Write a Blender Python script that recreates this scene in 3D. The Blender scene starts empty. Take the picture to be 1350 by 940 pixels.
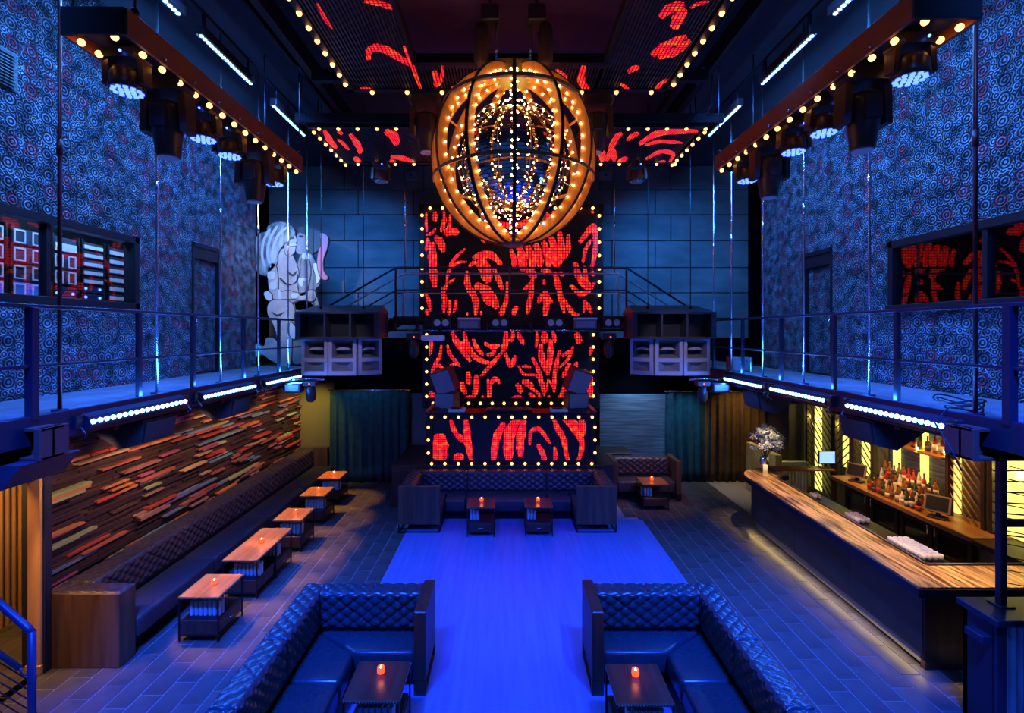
import bpy, math, random
from mathutils import Vector, Matrix
random.seed(7)
PI = math.pi
sc = bpy.context.scene
col = sc.collection
H = 4.2; F = 637.0; CX = 668.0; CY = 437.0        # eye height, focal length in pixels, vanishing point

# ---------------------------------------------------------------- camera, world, exposure, large lights
cam = bpy.data.cameras.new('camera'); camo = bpy.data.objects.new('camera', cam); col.objects.link(camo)
camo.location = (0, 0, H); camo.rotation_euler = (PI/2, 0, 0)
cam.sensor_width = 36; cam.lens = 36*F/1350; cam.shift_x = (675-CX)/1350; cam.shift_y = -(470-CY)/1350
cam.clip_start = .05
sc.camera = camo
w = bpy.data.worlds.new('world'); sc.world = w; w.use_nodes = True
w.node_tree.nodes['Background'].inputs[0].default_value = (.010, .050, .20, 1)
w.node_tree.nodes['Background'].inputs[1].default_value = .55
sc.view_settings.view_transform = 'Standard'; sc.view_settings.look = 'None'
sc.view_settings.exposure = 0.0; sc.view_settings.gamma = 1; sc.view_settings.use_curve_mapping = False
try:
    sc.cycles.use_denoising = True
    sc.cycles.sample_clamp_indirect = 4; sc.cycles.sample_clamp_direct = 0
    sc.cycles.max_bounces = 8; sc.cycles.transparent_max_bounces = 16
    sc.cycles.caustics_reflective = False; sc.cycles.caustics_refractive = False
except Exception: pass

def light(kind, loc, target, power, color, size=.1, size_y=None, angle=50, blend=.5, name='lamp_light'):
    l = bpy.data.lights.new(name, kind); l.energy = power; l.color = color
    if kind == 'AREA':
        l.size = size
        if size_y: l.shape = 'RECTANGLE'; l.size_y = size_y
    elif kind == 'SPOT':
        l.spot_size = math.radians(angle); l.spot_blend = blend; l.shadow_soft_size = size
    else: l.shadow_soft_size = size
    o = bpy.data.objects.new(name, l); col.objects.link(o); o.location = loc
    if target is not None:
        d = Vector(target) - Vector(loc); o.rotation_euler = d.to_track_quat('-Z', 'Y').to_euler()
    return o

BLUE = (.03, .10, 1.0); SKYB = (.08, .36, 1.0); WARM = (1, .52, .16); CYAN = (.10, .42, 1.0)
# stage spots on the lighting bars over the camera position, aimed at the dance floor and the sofas
for x in (-1.6, 1.7):
    light('SPOT', (x, 2.2, 8.2), (x*.35+.2, 8.2, 0), 3500, (.012, .05, 1), .25, angle=42, blend=.9, name='stage_spot_light')
    light('SPOT', (x*1.6, 1.8, 8.0), (x*1.5, 5.6, 0), 4600, (.015, .12, 1), .2, angle=50, blend=.7, name='sofa_spot_light')
    light('SPOT', (x*1.9, 2.0, 8.0), (x*2.3, 5.4, 0), 8500, (.008, .045, 1), .2, angle=42, blend=1, name='floor_spot_light')
# ceiling strips washing the two papered walls
for s in (-1, 1):
    for y in (3.6, 6.2, 8.8):
        light('SPOT', (s*3.3, y-.8, 8.55), (s*5.95, y+.6, 6.9), 1800, (.05, .20, 1), .3, angle=80, blend=1, name='wall_wash_light')
# front-of-house wash on the bridge and the rear wall
light('SPOT', (-3.2, 8.7, 7.6), (-4.3, 14, 5.9), 1900, (.02, .24, 1), .3, angle=56, blend=1, name='rear_wash_light')
light('SPOT', (3.3, 8.7, 7.6), (4.5, 14, 5.9), 1900, (.02, .24, 1), .3, angle=56, blend=1, name='rear_wash_light')
# added lavender spots without fixtures, brightening the two hung speaker clusters
light('SPOT', (-2.4, 5.2, 7.3), (-3.5, 10, 3.9), 750, (.62, .58, 1), .1, angle=15, blend=.6, name='speaker_added_light')
light('SPOT', (2.5, 5.2, 7.3), (3.45, 10, 3.9), 750, (.62, .58, 1), .1, angle=15, blend=.6, name='speaker_added_light')

# ---------------------------------------------------------------- helpers
def px(x, y, Y): return ((x-CX)/F*Y, Y, H-(y-CY)/F*Y)          # a measured point at depth Y
def pz(x, y, Z): Y = (H-Z)*F/(y-CY); return ((x-CX)/F*Y, Y, Z)  # a measured point on height Z

def acc(o):
    v = Vector((0, 0, 0))
    while o is not None: v += o.location; o = o.parent
    return v

class MB:
    def __init__(s): s.v = []; s.f = []; s.sm = []
    def add(s, vs, fs, smooth=False):
        n = len(s.v); s.v += [tuple(p) for p in vs]; s.f += [tuple(i+n for i in f) for f in fs]; s.sm += [smooth]*len(fs); return s
    def box(s, x0, x1, y0, y1, z0, z1):
        if x0 > x1: x0, x1 = x1, x0
        if y0 > y1: y0, y1 = y1, y0
        if z0 > z1: z0, z1 = z1, z0
        return s.add([(x0,y0,z0),(x1,y0,z0),(x1,y1,z0),(x0,y1,z0),(x0,y0,z1),(x1,y0,z1),(x1,y1,z1),(x0,y1,z1)],
              [(0,3,2,1),(4,5,6,7),(0,1,5,4),(1,2,6,5),(2,3,7,6),(3,0,4,7)])
    def bbox(s, x0, x1, y0, y1, z0, z1, b=.01):
        if x0 > x1: x0, x1 = x1, x0
        if y0 > y1: y0, y1 = y1, y0
        if z0 > z1: z0, z1 = z1, z0
        vs = []
        for zi, z in enumerate((z0, z0+b, z1-b, z1)):
            i = b if zi in (0, 3) else 0
            a0, a1, c0, c1 = x0+i, x1-i, y0+i, y1-i
            vs += [(a0+b,c0,z),(a1-b,c0,z),(a1,c0+b,z),(a1,c1-b,z),(a1-b,c1,z),(a0+b,c1,z),(a0,c1-b,z),(a0,c0+b,z)]
        fs = [tuple(range(7,-1,-1)), tuple(range(24,32))]
        for k in range(3):
            for j in range(8): fs.append((k*8+j, k*8+(j+1)%8, k*8+8+(j+1)%8, k*8+8+j))
        return s.add(vs, fs)
    def obox(s, c, sx, sy, sz, rot=None):
        m = rot if rot is not None else Matrix.Identity(3)
        c = Vector(c); vs = []
        for z in (-sz/2, sz/2):
            for x, y in ((-sx/2,-sy/2),(sx/2,-sy/2),(sx/2,sy/2),(-sx/2,sy/2)): vs.append(c + m @ Vector((x,y,z)))
        return s.add(vs, [(0,3,2,1),(4,5,6,7),(0,1,5,4),(1,2,6,5),(2,3,7,6),(3,0,4,7)])
    def cyl(s, p0, p1, r, n=10, r2=None, cap=True):
        p0 = Vector(p0); p1 = Vector(p1); r2 = r if r2 is None else r2
        d = (p1-p0).normalized(); a = d.orthogonal().normalized(); b = d.cross(a)
        vs = [p0+(a*math.cos(2*PI*i/n)+b*math.sin(2*PI*i/n))*r for i in range(n)] + [p1+(a*math.cos(2*PI*i/n)+b*math.sin(2*PI*i/n))*r2 for i in range(n)]
        s.add(vs, [(i,(i+1)%n,n+(i+1)%n,n+i) for i in range(n)], True)
        if cap:
            k = len(s.v)-2*n
            s.f += [tuple(k+i for i in range(n-1,-1,-1)), tuple(k+n+i for i in range(n))]; s.sm += [False, False]
        return s
    def tube(s, pts, r, n=8):
        pts = [Vector(p) for p in pts]; rings = []; a = None
        for i, p in enumerate(pts):
            d = (pts[min(i+1,len(pts)-1)]-pts[max(i-1,0)]).normalized()
            a = d.orthogonal().normalized() if a is None else (a-d*a.dot(d)).normalized()
            b = d.cross(a); rings.append([p+(a*math.cos(2*PI*k/n)+b*math.sin(2*PI*k/n))*r for k in range(n)])
        vs = [v for rg in rings for v in rg]; fs = []
        for i in range(len(pts)-1):
            for k in range(n): fs.append((i*n+k, i*n+(k+1)%n, (i+1)*n+(k+1)%n, (i+1)*n+k))
        s.add(vs, fs, True)
        k0 = len(s.v)-len(vs); s.f += [tuple(k0+i for i in range(n-1,-1,-1)), tuple(k0+len(vs)-n+i for i in range(n))]; s.sm += [False, False]
        return s
    def lathe(s, prof, n=16, c=(0,0,0), smooth=True, rot=None):
        c = Vector(c); vs = []; fs = []
        for r, z in prof:
            for i in range(n):
                p = Vector((r*math.cos(2*PI*i/n), r*math.sin(2*PI*i/n), z))
                vs.append(c + (rot @ p if rot is not None else p))
        for k in range(len(prof)-1):
            for i in range(n): fs.append((k*n+i, k*n+(i+1)%n, (k+1)*n+(i+1)%n, (k+1)*n+i))
        s.add(vs, fs, smooth)
        k0 = len(s.v)-len(vs)
        if prof[0][0] > 1e-6: s.f.append(tuple(k0+i for i in range(n-1,-1,-1))); s.sm.append(False)
        if prof[-1][0] > 1e-6: s.f.append(tuple(k0+len(vs)-n+i for i in range(n))); s.sm.append(False)
        return s
    def sphere(s, c, r, n=10, m=6, sz=1):
        return s.lathe([(max(r*math.sin(PI*k/m), 1e-7), -r*sz*math.cos(PI*k/m)) for k in range(m+1)], n, c)
    def prism(s, poly, d0, d1, ax='y'):
        # poly of 2-D points extruded from d0 to d1 along an axis: 'y' (x,z), 'x' (y,z), 'z' (x,y)
        mk = {'y': lambda p, d: (p[0], d, p[1]), 'x': lambda p, d: (d, p[0], p[1]), 'z': lambda p, d: (p[0], p[1], d)}[ax]
        n = len(poly); vs = [mk(p, d0) for p in poly] + [mk(p, d1) for p in poly]
        return s.add(vs, [tuple(range(n-1,-1,-1)), tuple(range(n,2*n))] + [(i,(i+1)%n,n+(i+1)%n,n+i) for i in range(n)])
    def quad(s, a, b, c, d): return s.add([a,b,c,d], [(0,1,2,3)])
    def tuft(s, O, U, V, N, W, Ht, nx, ny, dep, per=9, edge=.05):
        # a deep-buttoned pad: diamond folds between staggered buttons, rounded border
        O, U, V, N = Vector(O), Vector(U), Vector(V), Vector(N)
        gx, gy = max(4, int(nx*per)), max(4, int(ny*per)); vs = []
        for j in range(gy+1):
            for i in range(gx+1):
                u = i/gx; v = j/gy; p = u*nx+v*ny; q = u*nx-v*ny
                h = (abs(math.sin(PI*p*.8))*abs(math.sin(PI*q*.8)))**.4
                e = min(u*W, (1-u)*W, v*Ht, (1-v)*Ht)
                k = 1 if e >= edge else math.sqrt(max(0, 1-(1-e/edge)**2))
                h = (h*.62+.38)*k*dep
                vs.append(O+U*(u*W)+V*(v*Ht)+N*h)
        fs = []
        for j in range(gy):
            for i in range(gx):
                a = j*(gx+1)+i; fs.append((a, a+1, a+gx+2, a+gx+1))
        return s.add(vs, fs, True)
    def build(s, name, mat, parent=None, world=True):
        me = bpy.data.meshes.new(name)
        off = acc(parent) if (world and parent is not None) else Vector((0,0,0))
        me.from_pydata([(p[0]-off.x, p[1]-off.y, p[2]-off.z) for p in s.v], [], s.f)
        me.polygons.foreach_set('use_smooth', s.sm)
        me.materials.append(mat); me.validate(); me.update()
        return link(name, me, parent)

def link(name, me, parent=None, loc=(0,0,0)):
    o = bpy.data.objects.new(name, me); col.objects.link(o); o.parent = parent; o.location = loc
    return o
def tag(o, label=None, cat=None, group=None, kind=None):
    if label: o['label'] = label
    if cat: o['category'] = cat
    if group: o['group'] = group
    if kind: o['kind'] = kind
    return o
def thing(name, label, cat, loc=(0,0,0), rz=0, group=None):
    o = bpy.data.objects.new(name, None); col.objects.link(o); o.location = loc; o.rotation_euler = (0,0,rz)
    o.empty_display_size = .1
    return tag(o, label, cat, group)
def dup(root, loc, label=None, rz=None, group=None):
    def cp(o, par):
        c = o.copy(); col.objects.link(c); c.parent = par
        for ch in list(kids.get(o, ())): cp(ch, c)
        return c
    kids = {}
    def walk(o):
        kids[o] = list(o.children)
        for ch in kids[o]: walk(ch)
    walk(root); r = cp(root, None); r.location = loc
    if rz is not None: r.rotation_euler = (0,0,rz)
    if label: r['label'] = label
    if group: r['group'] = group
    return r
def struct(name, mb, mat, label, parent=None):
    o = mb.build(name, mat, parent)
    if parent is None: tag(o, label, kind='structure')
    return o
def smooth_poly(pts, k=4):
    out = []; n = len(pts)
    for i in range(n):
        p0, p1, p2, p3 = (Vector(pts[(i+j-1)%n]) for j in range(4))
        for t in (j/k for j in range(k)):
            out.append(tuple(.5*((2*p1)+(p2-p0)*t+(2*p0-5*p1+4*p2-p3)*t*t+(3*p1-p0-3*p2+p3)*t**3)))
    return out

# ---------------------------------------------------------------- materials
def mat(name, c, rough=.5, metal=0, emit=None, es=0, spec=.5, trans=0, ior=1.45, coat=0):
    m = bpy.data.materials.new(name); m.use_nodes = True; b = m.node_tree.nodes['Principled BSDF']
    b.inputs['Base Color'].default_value = (*c, 1); b.inputs['Roughness'].default_value = rough
    b.inputs['Metallic'].default_value = metal; b.inputs['Specular IOR Level'].default_value = spec
    b.inputs['Transmission Weight'].default_value = trans; b.inputs['IOR'].default_value = ior
    b.inputs['Coat Weight'].default_value = coat
    if emit: b.inputs['Emission Color'].default_value = (*emit, 1); b.inputs['Emission Strength'].default_value = es
    return m
class NT:
    def __init__(s, m): s.t = m.node_tree; s.b = s.t.nodes['Principled BSDF']
    def n(s, kind, **kw):
        nd = s.t.nodes.new(kind)
        for k, v in kw.items():
            if k.startswith('i_'):
                key = k[2:]; nd.inputs[int(key) if key.isdigit() else key.replace('_', ' ')].default_value = v
            else: setattr(nd, k, v)
        return nd
    def l(s, a, b): s.t.links.new(a, b)
    def math(s, op, a, b=None, c=None):
        nd = s.t.nodes.new('ShaderNodeMath'); nd.operation = op
        for i, x in enumerate((a, b, c)):
            if x is None: continue
            if isinstance(x, (int, float)): nd.inputs[i].default_value = x
            else: s.l(x, nd.inputs[i])
        return nd.outputs[0]
    def coords(s, scale=(1,1,1), rot=(0,0,0), kind='Object'):
        tc = s.n('ShaderNodeTexCoord'); mp = s.n('ShaderNodeMapping'); s.l(tc.outputs[kind], mp.inputs[0])
        mp.inputs['Scale'].default_value = scale; mp.inputs['Rotation'].default_value = rot
        return mp.outputs[0]
    def ramp(s, fac, stops):
        r = s.n('ShaderNodeValToRGB'); e = r.color_ramp.elements
        while len(e) < len(stops): e.new(.5)
        for x, (p, c) in zip(e, stops): x.position = p; x.color = (*c, 1)
        s.l(fac, r.inputs[0]); return r.outputs[0]
    def bump(s, h, strength=.4, dist=.02):
        b = s.n('ShaderNodeBump', i_Strength=strength, i_Distance=dist); s.l(h, b.inputs['Height']); s.l(b.outputs[0], s.b.inputs['Normal'])
def noisy(name, c1, c2, scale=(4,4,4), rough=.5, metal=0, bump=.1, spec=.5, detail=4, coat=0, lo=.35, hi=.65):
    m = mat(name, c1, rough, metal, spec=spec, coat=coat); t = NT(m); co = t.coords(scale)
    nz = t.n('ShaderNodeTexNoise', i_Scale=1.0, i_Detail=detail); t.l(co, nz.inputs['Vector'])
    t.l(t.ramp(nz.outputs[0], [(lo, c1), (hi, c2)]), t.b.inputs['Base Color'])
    if bump: t.bump(nz.outputs[0], bump, .01)
    return m
def wallpaper(name):
    m = mat(name, (.05,.06,.08), .34, .35); t = NT(m)
    tc = t.n('ShaderNodeTexCoord'); sp = t.n('ShaderNodeSeparateXYZ'); t.l(tc.outputs['Object'], sp.inputs[0])
    cb = t.n('ShaderNodeCombineXYZ'); t.l(sp.outputs[1], cb.inputs[0]); t.l(sp.outputs[2], cb.inputs[1])
    def vor(sx, rnd):
        v = t.n('ShaderNodeTexVoronoi', i_Scale=sx, i_Randomness=rnd); v.voronoi_dimensions = '2D'; t.l(cb.outputs[0], v.inputs['Vector']); return v
    a = vor(4.2, .25); b = vor(11, .5)
    rings = t.math('SINE', t.math('MULTIPLY', a.outputs['Distance'], 38))
    pet = t.math('SINE', t.math('MULTIPLY', b.outputs['Distance'], 19))
    # circles close to their centres, small flower dots between
    near = t.math('LESS_THAN', a.outputs['Distance'], .36)
    hgt = t.math('ADD', t.math('MULTIPLY', rings, near), t.math('MULTIPLY', pet, t.math('SUBTRACT', 1.15, near)))
    t.bump(hgt, 1.0, .06)
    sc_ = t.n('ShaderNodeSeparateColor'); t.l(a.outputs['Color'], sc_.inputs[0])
    red = t.math('MULTIPLY', t.math('MULTIPLY', t.math('GREATER_THAN', sc_.outputs[0], .68), t.math('LESS_THAN', a.outputs['Distance'], .42)), t.math('GREATER_THAN', pet, .35))  # red pigment stands in for reflections of the red screens
    mx = t.n('ShaderNodeMix', data_type='RGBA'); rdg_glint = t.ramp(t.math('MULTIPLY', t.math('ADD', hgt, 1.0), .5), [(.30, (.035,.04,.055)), (1.0, (.34,.37,.43))]); mot = t.n('ShaderNodeTexNoise', i_Scale=5.5, i_Detail=3.0); t.l(cb.outputs[0], mot.inputs['Vector']); mul = t.n('ShaderNodeMix', data_type='RGBA', blend_type='MULTIPLY'); mul.inputs['Factor'].default_value = 1; t.l(rdg_glint, mul.inputs['A']); t.l(t.ramp(mot.outputs[0], [(.36, (.28,.28,.30)), (.66, (1.9,1.9,1.9))]), mul.inputs['B']); t.l(mul.outputs['Result'], mx.inputs['A']); mx.inputs['B'].default_value = (.60,.05,.09,1)  # pale ridges: emboss highlights put into the colour
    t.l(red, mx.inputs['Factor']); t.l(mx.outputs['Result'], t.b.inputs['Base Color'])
    return m
def ledmat(name, axes, pitch, strength, c_hot=(1,.10,.012), c_low=(.80,.004,.016), stripes=False, fill=.36):
    # a screen of LED dots: the dots are laid out on the screen's own grid
    m = mat(name, (.004,.004,.005), .35); t = NT(m)
    tc = t.n('ShaderNodeTexCoord'); sp = t.n('ShaderNodeSeparateXYZ'); t.l(tc.outputs['Object'], sp.inputs[0])
    def cell(o, p): return t.math('ABSOLUTE', t.math('SUBTRACT', t.math('FRACT', t.math('DIVIDE', o, p)), .5))
    a = cell(sp.outputs[axes[0]], pitch); b = cell(sp.outputs[axes[1]], pitch)
    msk = t.math('LESS_THAN', t.math('MAXIMUM', a, b), fill)
    nz = t.n('ShaderNodeTexNoise', i_Scale=9, i_Detail=2.0); t.l(tc.outputs['Object'], nz.inputs['Vector'])
    cr = t.ramp(nz.outputs[0], [(.48, c_low), (.74, c_hot)])
    t.l(cr, t.b.inputs['Emission Color'])
    st = t.math('ADD', t.math('MULTIPLY', msk, strength), strength*.10)
    t.l(st, t.b.inputs['Emission Strength'])
    return m
def wood(name, c1, c2, grain_axis=0, scale=1.0, rough=.4, coat=0):
    sca = [14*scale]*3; sca[grain_axis] = .9*scale
    return noisy(name, c1, c2, tuple(sca), rough, 0, .06, detail=6, coat=coat, lo=.38, hi=.62)
M = {}
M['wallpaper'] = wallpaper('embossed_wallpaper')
M['black'] = mat('black_paint', (.006,.006,.008), .6)
M['black_steel'] = mat('black_steel', (.012,.012,.016), .42, .4)
M['blue_steel'] = mat('painted_steel', (.03,.035,.06), .38, .5)
M['chrome'] = mat('bright_rod_steel', (.72,.74,.78), .25, 1)
M['ceiling'] = noisy('ceiling_paint', (.045,.05,.06), (.06,.065,.075), (1,1,1), .8, bump=.05)
M['concrete'] = noisy('rear_concrete', (.10,.105,.11), (.17,.175,.18), (.9,.9,2.2), .7, bump=.15)
M['deck'] = noisy('deck_paint', (.12,.13,.14), (.2,.21,.22), (3,3,3), .7, bump=.1)
M['tile'] = noisy('slate_tile', (.045,.043,.042), (.085,.08,.076), (3,3,3), .42, bump=.08)
M['grout'] = mat('grout', (.26,.25,.27), .8)
M['dance'] = noisy('dance_floor_vinyl', (.09,.14,.36), (.12,.18,.43), (14,.8,1), .45, bump=.03)
M['teal_leather'] = noisy('teal_leather', (.008,.032,.042), (.014,.045,.056), (30,30,30), .27, bump=.06, spec=.6)
M['plum_leather'] = noisy('plum_leather', (.035,.026,.03), (.055,.04,.045), (30,30,30), .36, bump=.06, spec=.6)
M['seat_leather'] = noisy('seat_leather', (.04,.032,.036), (.06,.05,.052), (26,26,26), .42, bump=.05, spec=.5)
M['walnut'] = wood('walnut_panel', (.075,.036,.018), (.13,.065,.032), 2, .8, .42)
M['walnut_dark'] = wood('dark_walnut', (.035,.018,.013), (.06,.03,.02), 2, .8, .4)
M['top_wood'] = wood('table_wood', (.24,.09,.02), (.38,.17,.045), 1, .8, .34)
M['bar_zebra'] = wood('bar_zebra_wood', (.07,.03,.014), (.62,.36,.17), 1, 1.9, .36)
M['lid_wood'] = wood('bar_lid_wood', (.16,.05,.02), (.27,.1,.04), 0, .8, .3)
M['amber_wood'] = wood('back_bar_wood', (.25,.11,.04), (.42,.2,.075), 1, .8, .4)
M['bar_panel'] = noisy('bar_front_sheet', (.055,.06,.058), (.085,.09,.085), (2,2,6), .45, .3, bump=.03)
M['kick'] = mat('bar_kick_sheet', (.25,.26,.26), .4, .5)
M['curtain_teal'] = noisy('curtain_teal', (.012,.045,.055), (.022,.07,.08), (6,6,6), .85, bump=.05)
M['curtain_warm_lit'] = noisy('curtain_warm_lit', (.07,.04,.02), (.10,.06,.03), (6,6,6), .85, bump=.05)  # brown of the warm light on the curtain, put into its colour
M['olive'] = mat('olive_wall_paint', (.20,.17,.06), .6)
M['greywood'] = noisy('grey_weathered_boards', (.09,.10,.12), (.22,.23,.26), (1,3,22), .7, bump=.3, detail=6)
M['corrugated'] = noisy('rusted_corrugated_sheet', (.30,.17,.07), (.42,.25,.11), (2,2,1), .6, bump=.1)
M['corr_steel'] = noisy('corrugated_steel', (.16,.17,.19), (.3,.31,.34), (5,5,1.2), .45, .5, bump=.1)
M['cage_wood'] = wood('cage_plywood', (.38,.16,.04), (.58,.27,.08), 2, .5, .35)
M['truss_wood'] = mat('rusty_beam', (.20,.055,.025), .55)
M['mirror'] = mat('mirror_tile', (.9,.9,.92), .07, 1)
M['bulb'] = mat('warm_bulb', (1,.7,.4), .3, emit=(1,.50,.15), es=6)
M['bulb_big'] = mat('warm_globe_bulb', (1,.7,.4), .3, emit=(1,.40,.10), es=5)
M['bulb_small'] = mat('warm_string_bulb', (1,.7,.4), .3, emit=(1,.50,.14), es=40)
M['ledlens'] = mat('led_bar_lens', (.8,.9,1), .3, emit=(.30,.66,1), es=4.5)
M['wash'] = mat('wash_lens', (.2,.3,1), .3, emit=(.05,.11,1), es=6)
M['bluedot'] = mat('blue_indicator', (.1,.2,1), .3, emit=(.05,.12,1), es=9)
M['reddot'] = mat('red_indicator', (1,.1,.05), .3, emit=(1,.04,.02), es=6)
M['candle_red'] = mat('red_candle_glass', (.7,.04,.02), .15, emit=(1,.07,.015), es=2.2, spec=.6)
M['flame'] = mat('candle_flame', (1,.7,.3), .3, emit=(1,.55,.2), es=40)
M['amp_grey'] = mat('amp_face', (.25,.28,.34), .4, .4)
M['amp_blue'] = mat('amp_face_blue', (.05,.14,.5), .35, .2, emit=(.03,.1,.6), es=.5)
M['fixture'] = mat('fixture_black_plastic', (.022,.02,.02), .38)
M['fixture_brown'] = mat('fixture_bronze_plastic', (.05,.026,.018), .36)
M['horn'] = mat('speaker_lavender_paint', (.30,.29,.36), .45)
M['horn_in'] = mat('speaker_horn_grey', (.13,.125,.15), .5)
M['spk_black'] = mat('speaker_black_paint', (.03,.03,.045), .45)
M['monitor_grille'] = mat('monitor_grille', (.24,.28,.34), .6)
M['strobe'] = mat('strobe_white', (.75,.78,.82), .35)
M['yellow_lit'] = mat('backlit_yellow_panel', (.8,.7,.3), .5, emit=(.80,.72,.16), es=1.5)
M['glassbottle'] = mat('clear_glass', (.8,.82,.86), .12, trans=.45, ior=1.45)
M['ice_glass'] = mat('frosted_rocks_glass', (.95,.85,.8), .35, spec=.6)
def fresnel_glass(name, tint=(1,1,1), ior=1.5):
    m = bpy.data.materials.new(name); m.use_nodes = True; t = m.node_tree; t.nodes.remove(t.nodes['Principled BSDF'])
    tr = t.nodes.new('ShaderNodeBsdfTransparent'); tr.inputs[0].default_value = (*tint, 1)
    gl = t.nodes.new('ShaderNodeBsdfGlossy'); gl.inputs['Roughness'].default_value = .02
    mx = t.nodes.new('ShaderNodeMixShader'); ge = t.nodes.new('ShaderNodeNewGeometry'); dp = t.nodes.new('ShaderNodeVectorMath'); dp.operation = 'DOT_PRODUCT'
    t.links.new(ge.outputs['Incoming'], dp.inputs[0]); t.links.new(ge.outputs['Normal'], dp.inputs[1])
    def mth(op, a, b=None):
        nd = t.nodes.new('ShaderNodeMath'); nd.operation = op
        for i, x in enumerate((a, b)):
            if x is None: continue
            if isinstance(x, (int, float)): nd.inputs[i].default_value = x
            else: t.links.new(x, nd.inputs[i])
        return nd.outputs[0]
    r0 = ((ior-1)/(ior+1))**2
    fac = mth('ADD', mth('MULTIPLY', mth('POWER', mth('SUBTRACT', 1.0, mth('ABSOLUTE', dp.outputs['Value'])), 5.0), 1-r0), r0)
    t.links.new(fac, mx.inputs[0]); t.links.new(tr.outputs[0], mx.inputs[1]); t.links.new(gl.outputs[0], mx.inputs[2])
    t.links.new(mx.outputs[0], t.nodes['Material Output'].inputs[0]); return m
M['pane'] = fresnel_glass('window_glass', (.85,.9,.95), 1.75)
M['pane_thin'] = fresnel_glass('cooler_glass', (.7,.7,.72), 1.6)
M['rail_bright'] = mat('grey_rail_paint', (.42,.46,.52), .35, .6)
M['blue_paint'] = mat('blue_handrail_paint', (.014,.02,.06), .4)

# ================================================================ THE ROOM
CZ = 9.0
fl = struct('floor', MB().box(-8, 8.6, -1, 14.6, -.2, -.006), M['grout'], 'dark slate plank tile floor with pale grout around the dance floor')
tw, tl = .266, .554
spots = []
for i in range(-22, 22):
    x = .02 + i*tw
    for j in range(8, 26):
        y = j*tl + ((i*.37) % 1)*tl
        cx, cy = x+tw/2, y+tl/2
        if cy > 13.7 or cy < 4.6: continue
        if -2.12 < cx < 3.04 and cy < 10.76: continue
        if -2.3 < cx < 2.6 and cy > 10.2: continue
        if cx > 5.5 or cx < -5.75: continue
        vis = not (-5.6 < cx < -4.95 and cy > 6.2) and not (-2.5 < cx and cx < -2.1 and cy < 6) and not (cx < -4 and cy < 5) 
        if vis: spots.append((x, y, (cx*cx+cy*cy)))
spots.sort(key=lambda t: t[2])
tile_me = MB().bbox(.005, tw-.005, .005, tl-.005, -.012, 0, .003)
tile0 = tile_me.build('tile', M['tile'], fl); tile0.location = (spots[0][0], spots[0][1], 0)
for x, y, d in spots[1:300]: link('tile', tile0.data, fl, (x, y, 0))
rest = MB()
for x, y, d in spots[300:]: rest.box(x+.006, x+tw-.006, y+.006, y+tl-.006, -.012, 0)
for i in range(6):
    for j in range(8, 16):
        rest.box(-7.3+i*tw+.004, -7.3+i*tw+tw-.004, j*tl+.004, j*tl+tl-.004, -.012, 0)
tag(rest.build('tile_field', M['tile'], fl), kind='stuff')
MBd = MB().bbox(-2.1, 3.02, 3.2, 10.74, -.004, .012, .004)
struct('dance_floor', MBd, M['dance'], 'smooth blue-lit dance floor laid into the slate tiles')

def wall_x(x0, x1, y0, y1, z0, z1, holes):
    ys = sorted({y0, y1, *[h[0] for h in holes], *[h[1] for h in holes]}); zs = sorted({z0, z1, *[h[2] for h in holes], *[h[3] for h in holes]})
    b = MB()
    for a, c in zip(ys, ys[1:]):
        for d, e in zip(zs, zs[1:]):
            if any(h[0]-1e-6 <= a and c <= h[1]+1e-6 and h[2]-1e-6 <= d and e <= h[3]+1e-6 for h in holes): continue
            b.box(x0, x1, a, c, d, e)
    return b
WL = (4.0, 7.7, 4.62, 5.64); DL = (9.1, 9.89, 3.38, 5.83)
WR = (4.0, 7.41, 4.57, 5.52); DR = (8.8, 9.59, 3.38, 5.68)
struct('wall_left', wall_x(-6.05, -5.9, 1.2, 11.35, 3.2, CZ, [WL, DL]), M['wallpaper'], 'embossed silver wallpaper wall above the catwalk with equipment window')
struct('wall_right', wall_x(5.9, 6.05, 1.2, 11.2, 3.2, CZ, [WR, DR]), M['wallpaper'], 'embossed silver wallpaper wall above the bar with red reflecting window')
struct('ceiling', MB().box(-7.8, 8.6, 0, 14.6, CZ, CZ+.2), M['ceiling'], 'dark painted ceiling high over the club')
# rear wall: large cast panels with joints, black below
wb = struct('wall_back', MB().box(-7.8, 8.6, 14.04, 14.3, 0, CZ), mat('matt_black', (.003,.003,.004), 1, spec=0), 'dark rear wall clad in large grey panels')
zs = [4.0, 4.58, 5.32, 6.05, 6.83, 7.58, 8.3, 9.0]
for r, (z0, z1) in enumerate(zip(zs, zs[1:])):
    xs = [-6.9, -4.7+.4*(r % 2), -2.4-.3*(r % 2), 0.1, 2.7+.35*(r % 2), 4.75-.45*(r % 2), 7.0]
    for a, b in zip(xs, xs[1:]):
        MB().bbox(a+.012, b-.012, 13.98, 14.05, z0+.012, z1-.012, .006).build('panel', M['concrete'], wb)
struct('wall_recess_left', MB().box(-7.8, -6.05, 11.35, 11.5, 3.2, CZ).box(-7.8, -7.6, 11.5, 14.04, 0, CZ), M['black'], 'black side recess behind the papered wall and cutout figures')
struct('wall_recess_right', MB().box(6.05, 8.6, 11.2, 11.35, 3.2, CZ).box(7.4, 7.6, 11.35, 14.04, 3.2, CZ), M['black'], 'black side recess behind the papered wall above the bar')
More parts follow.
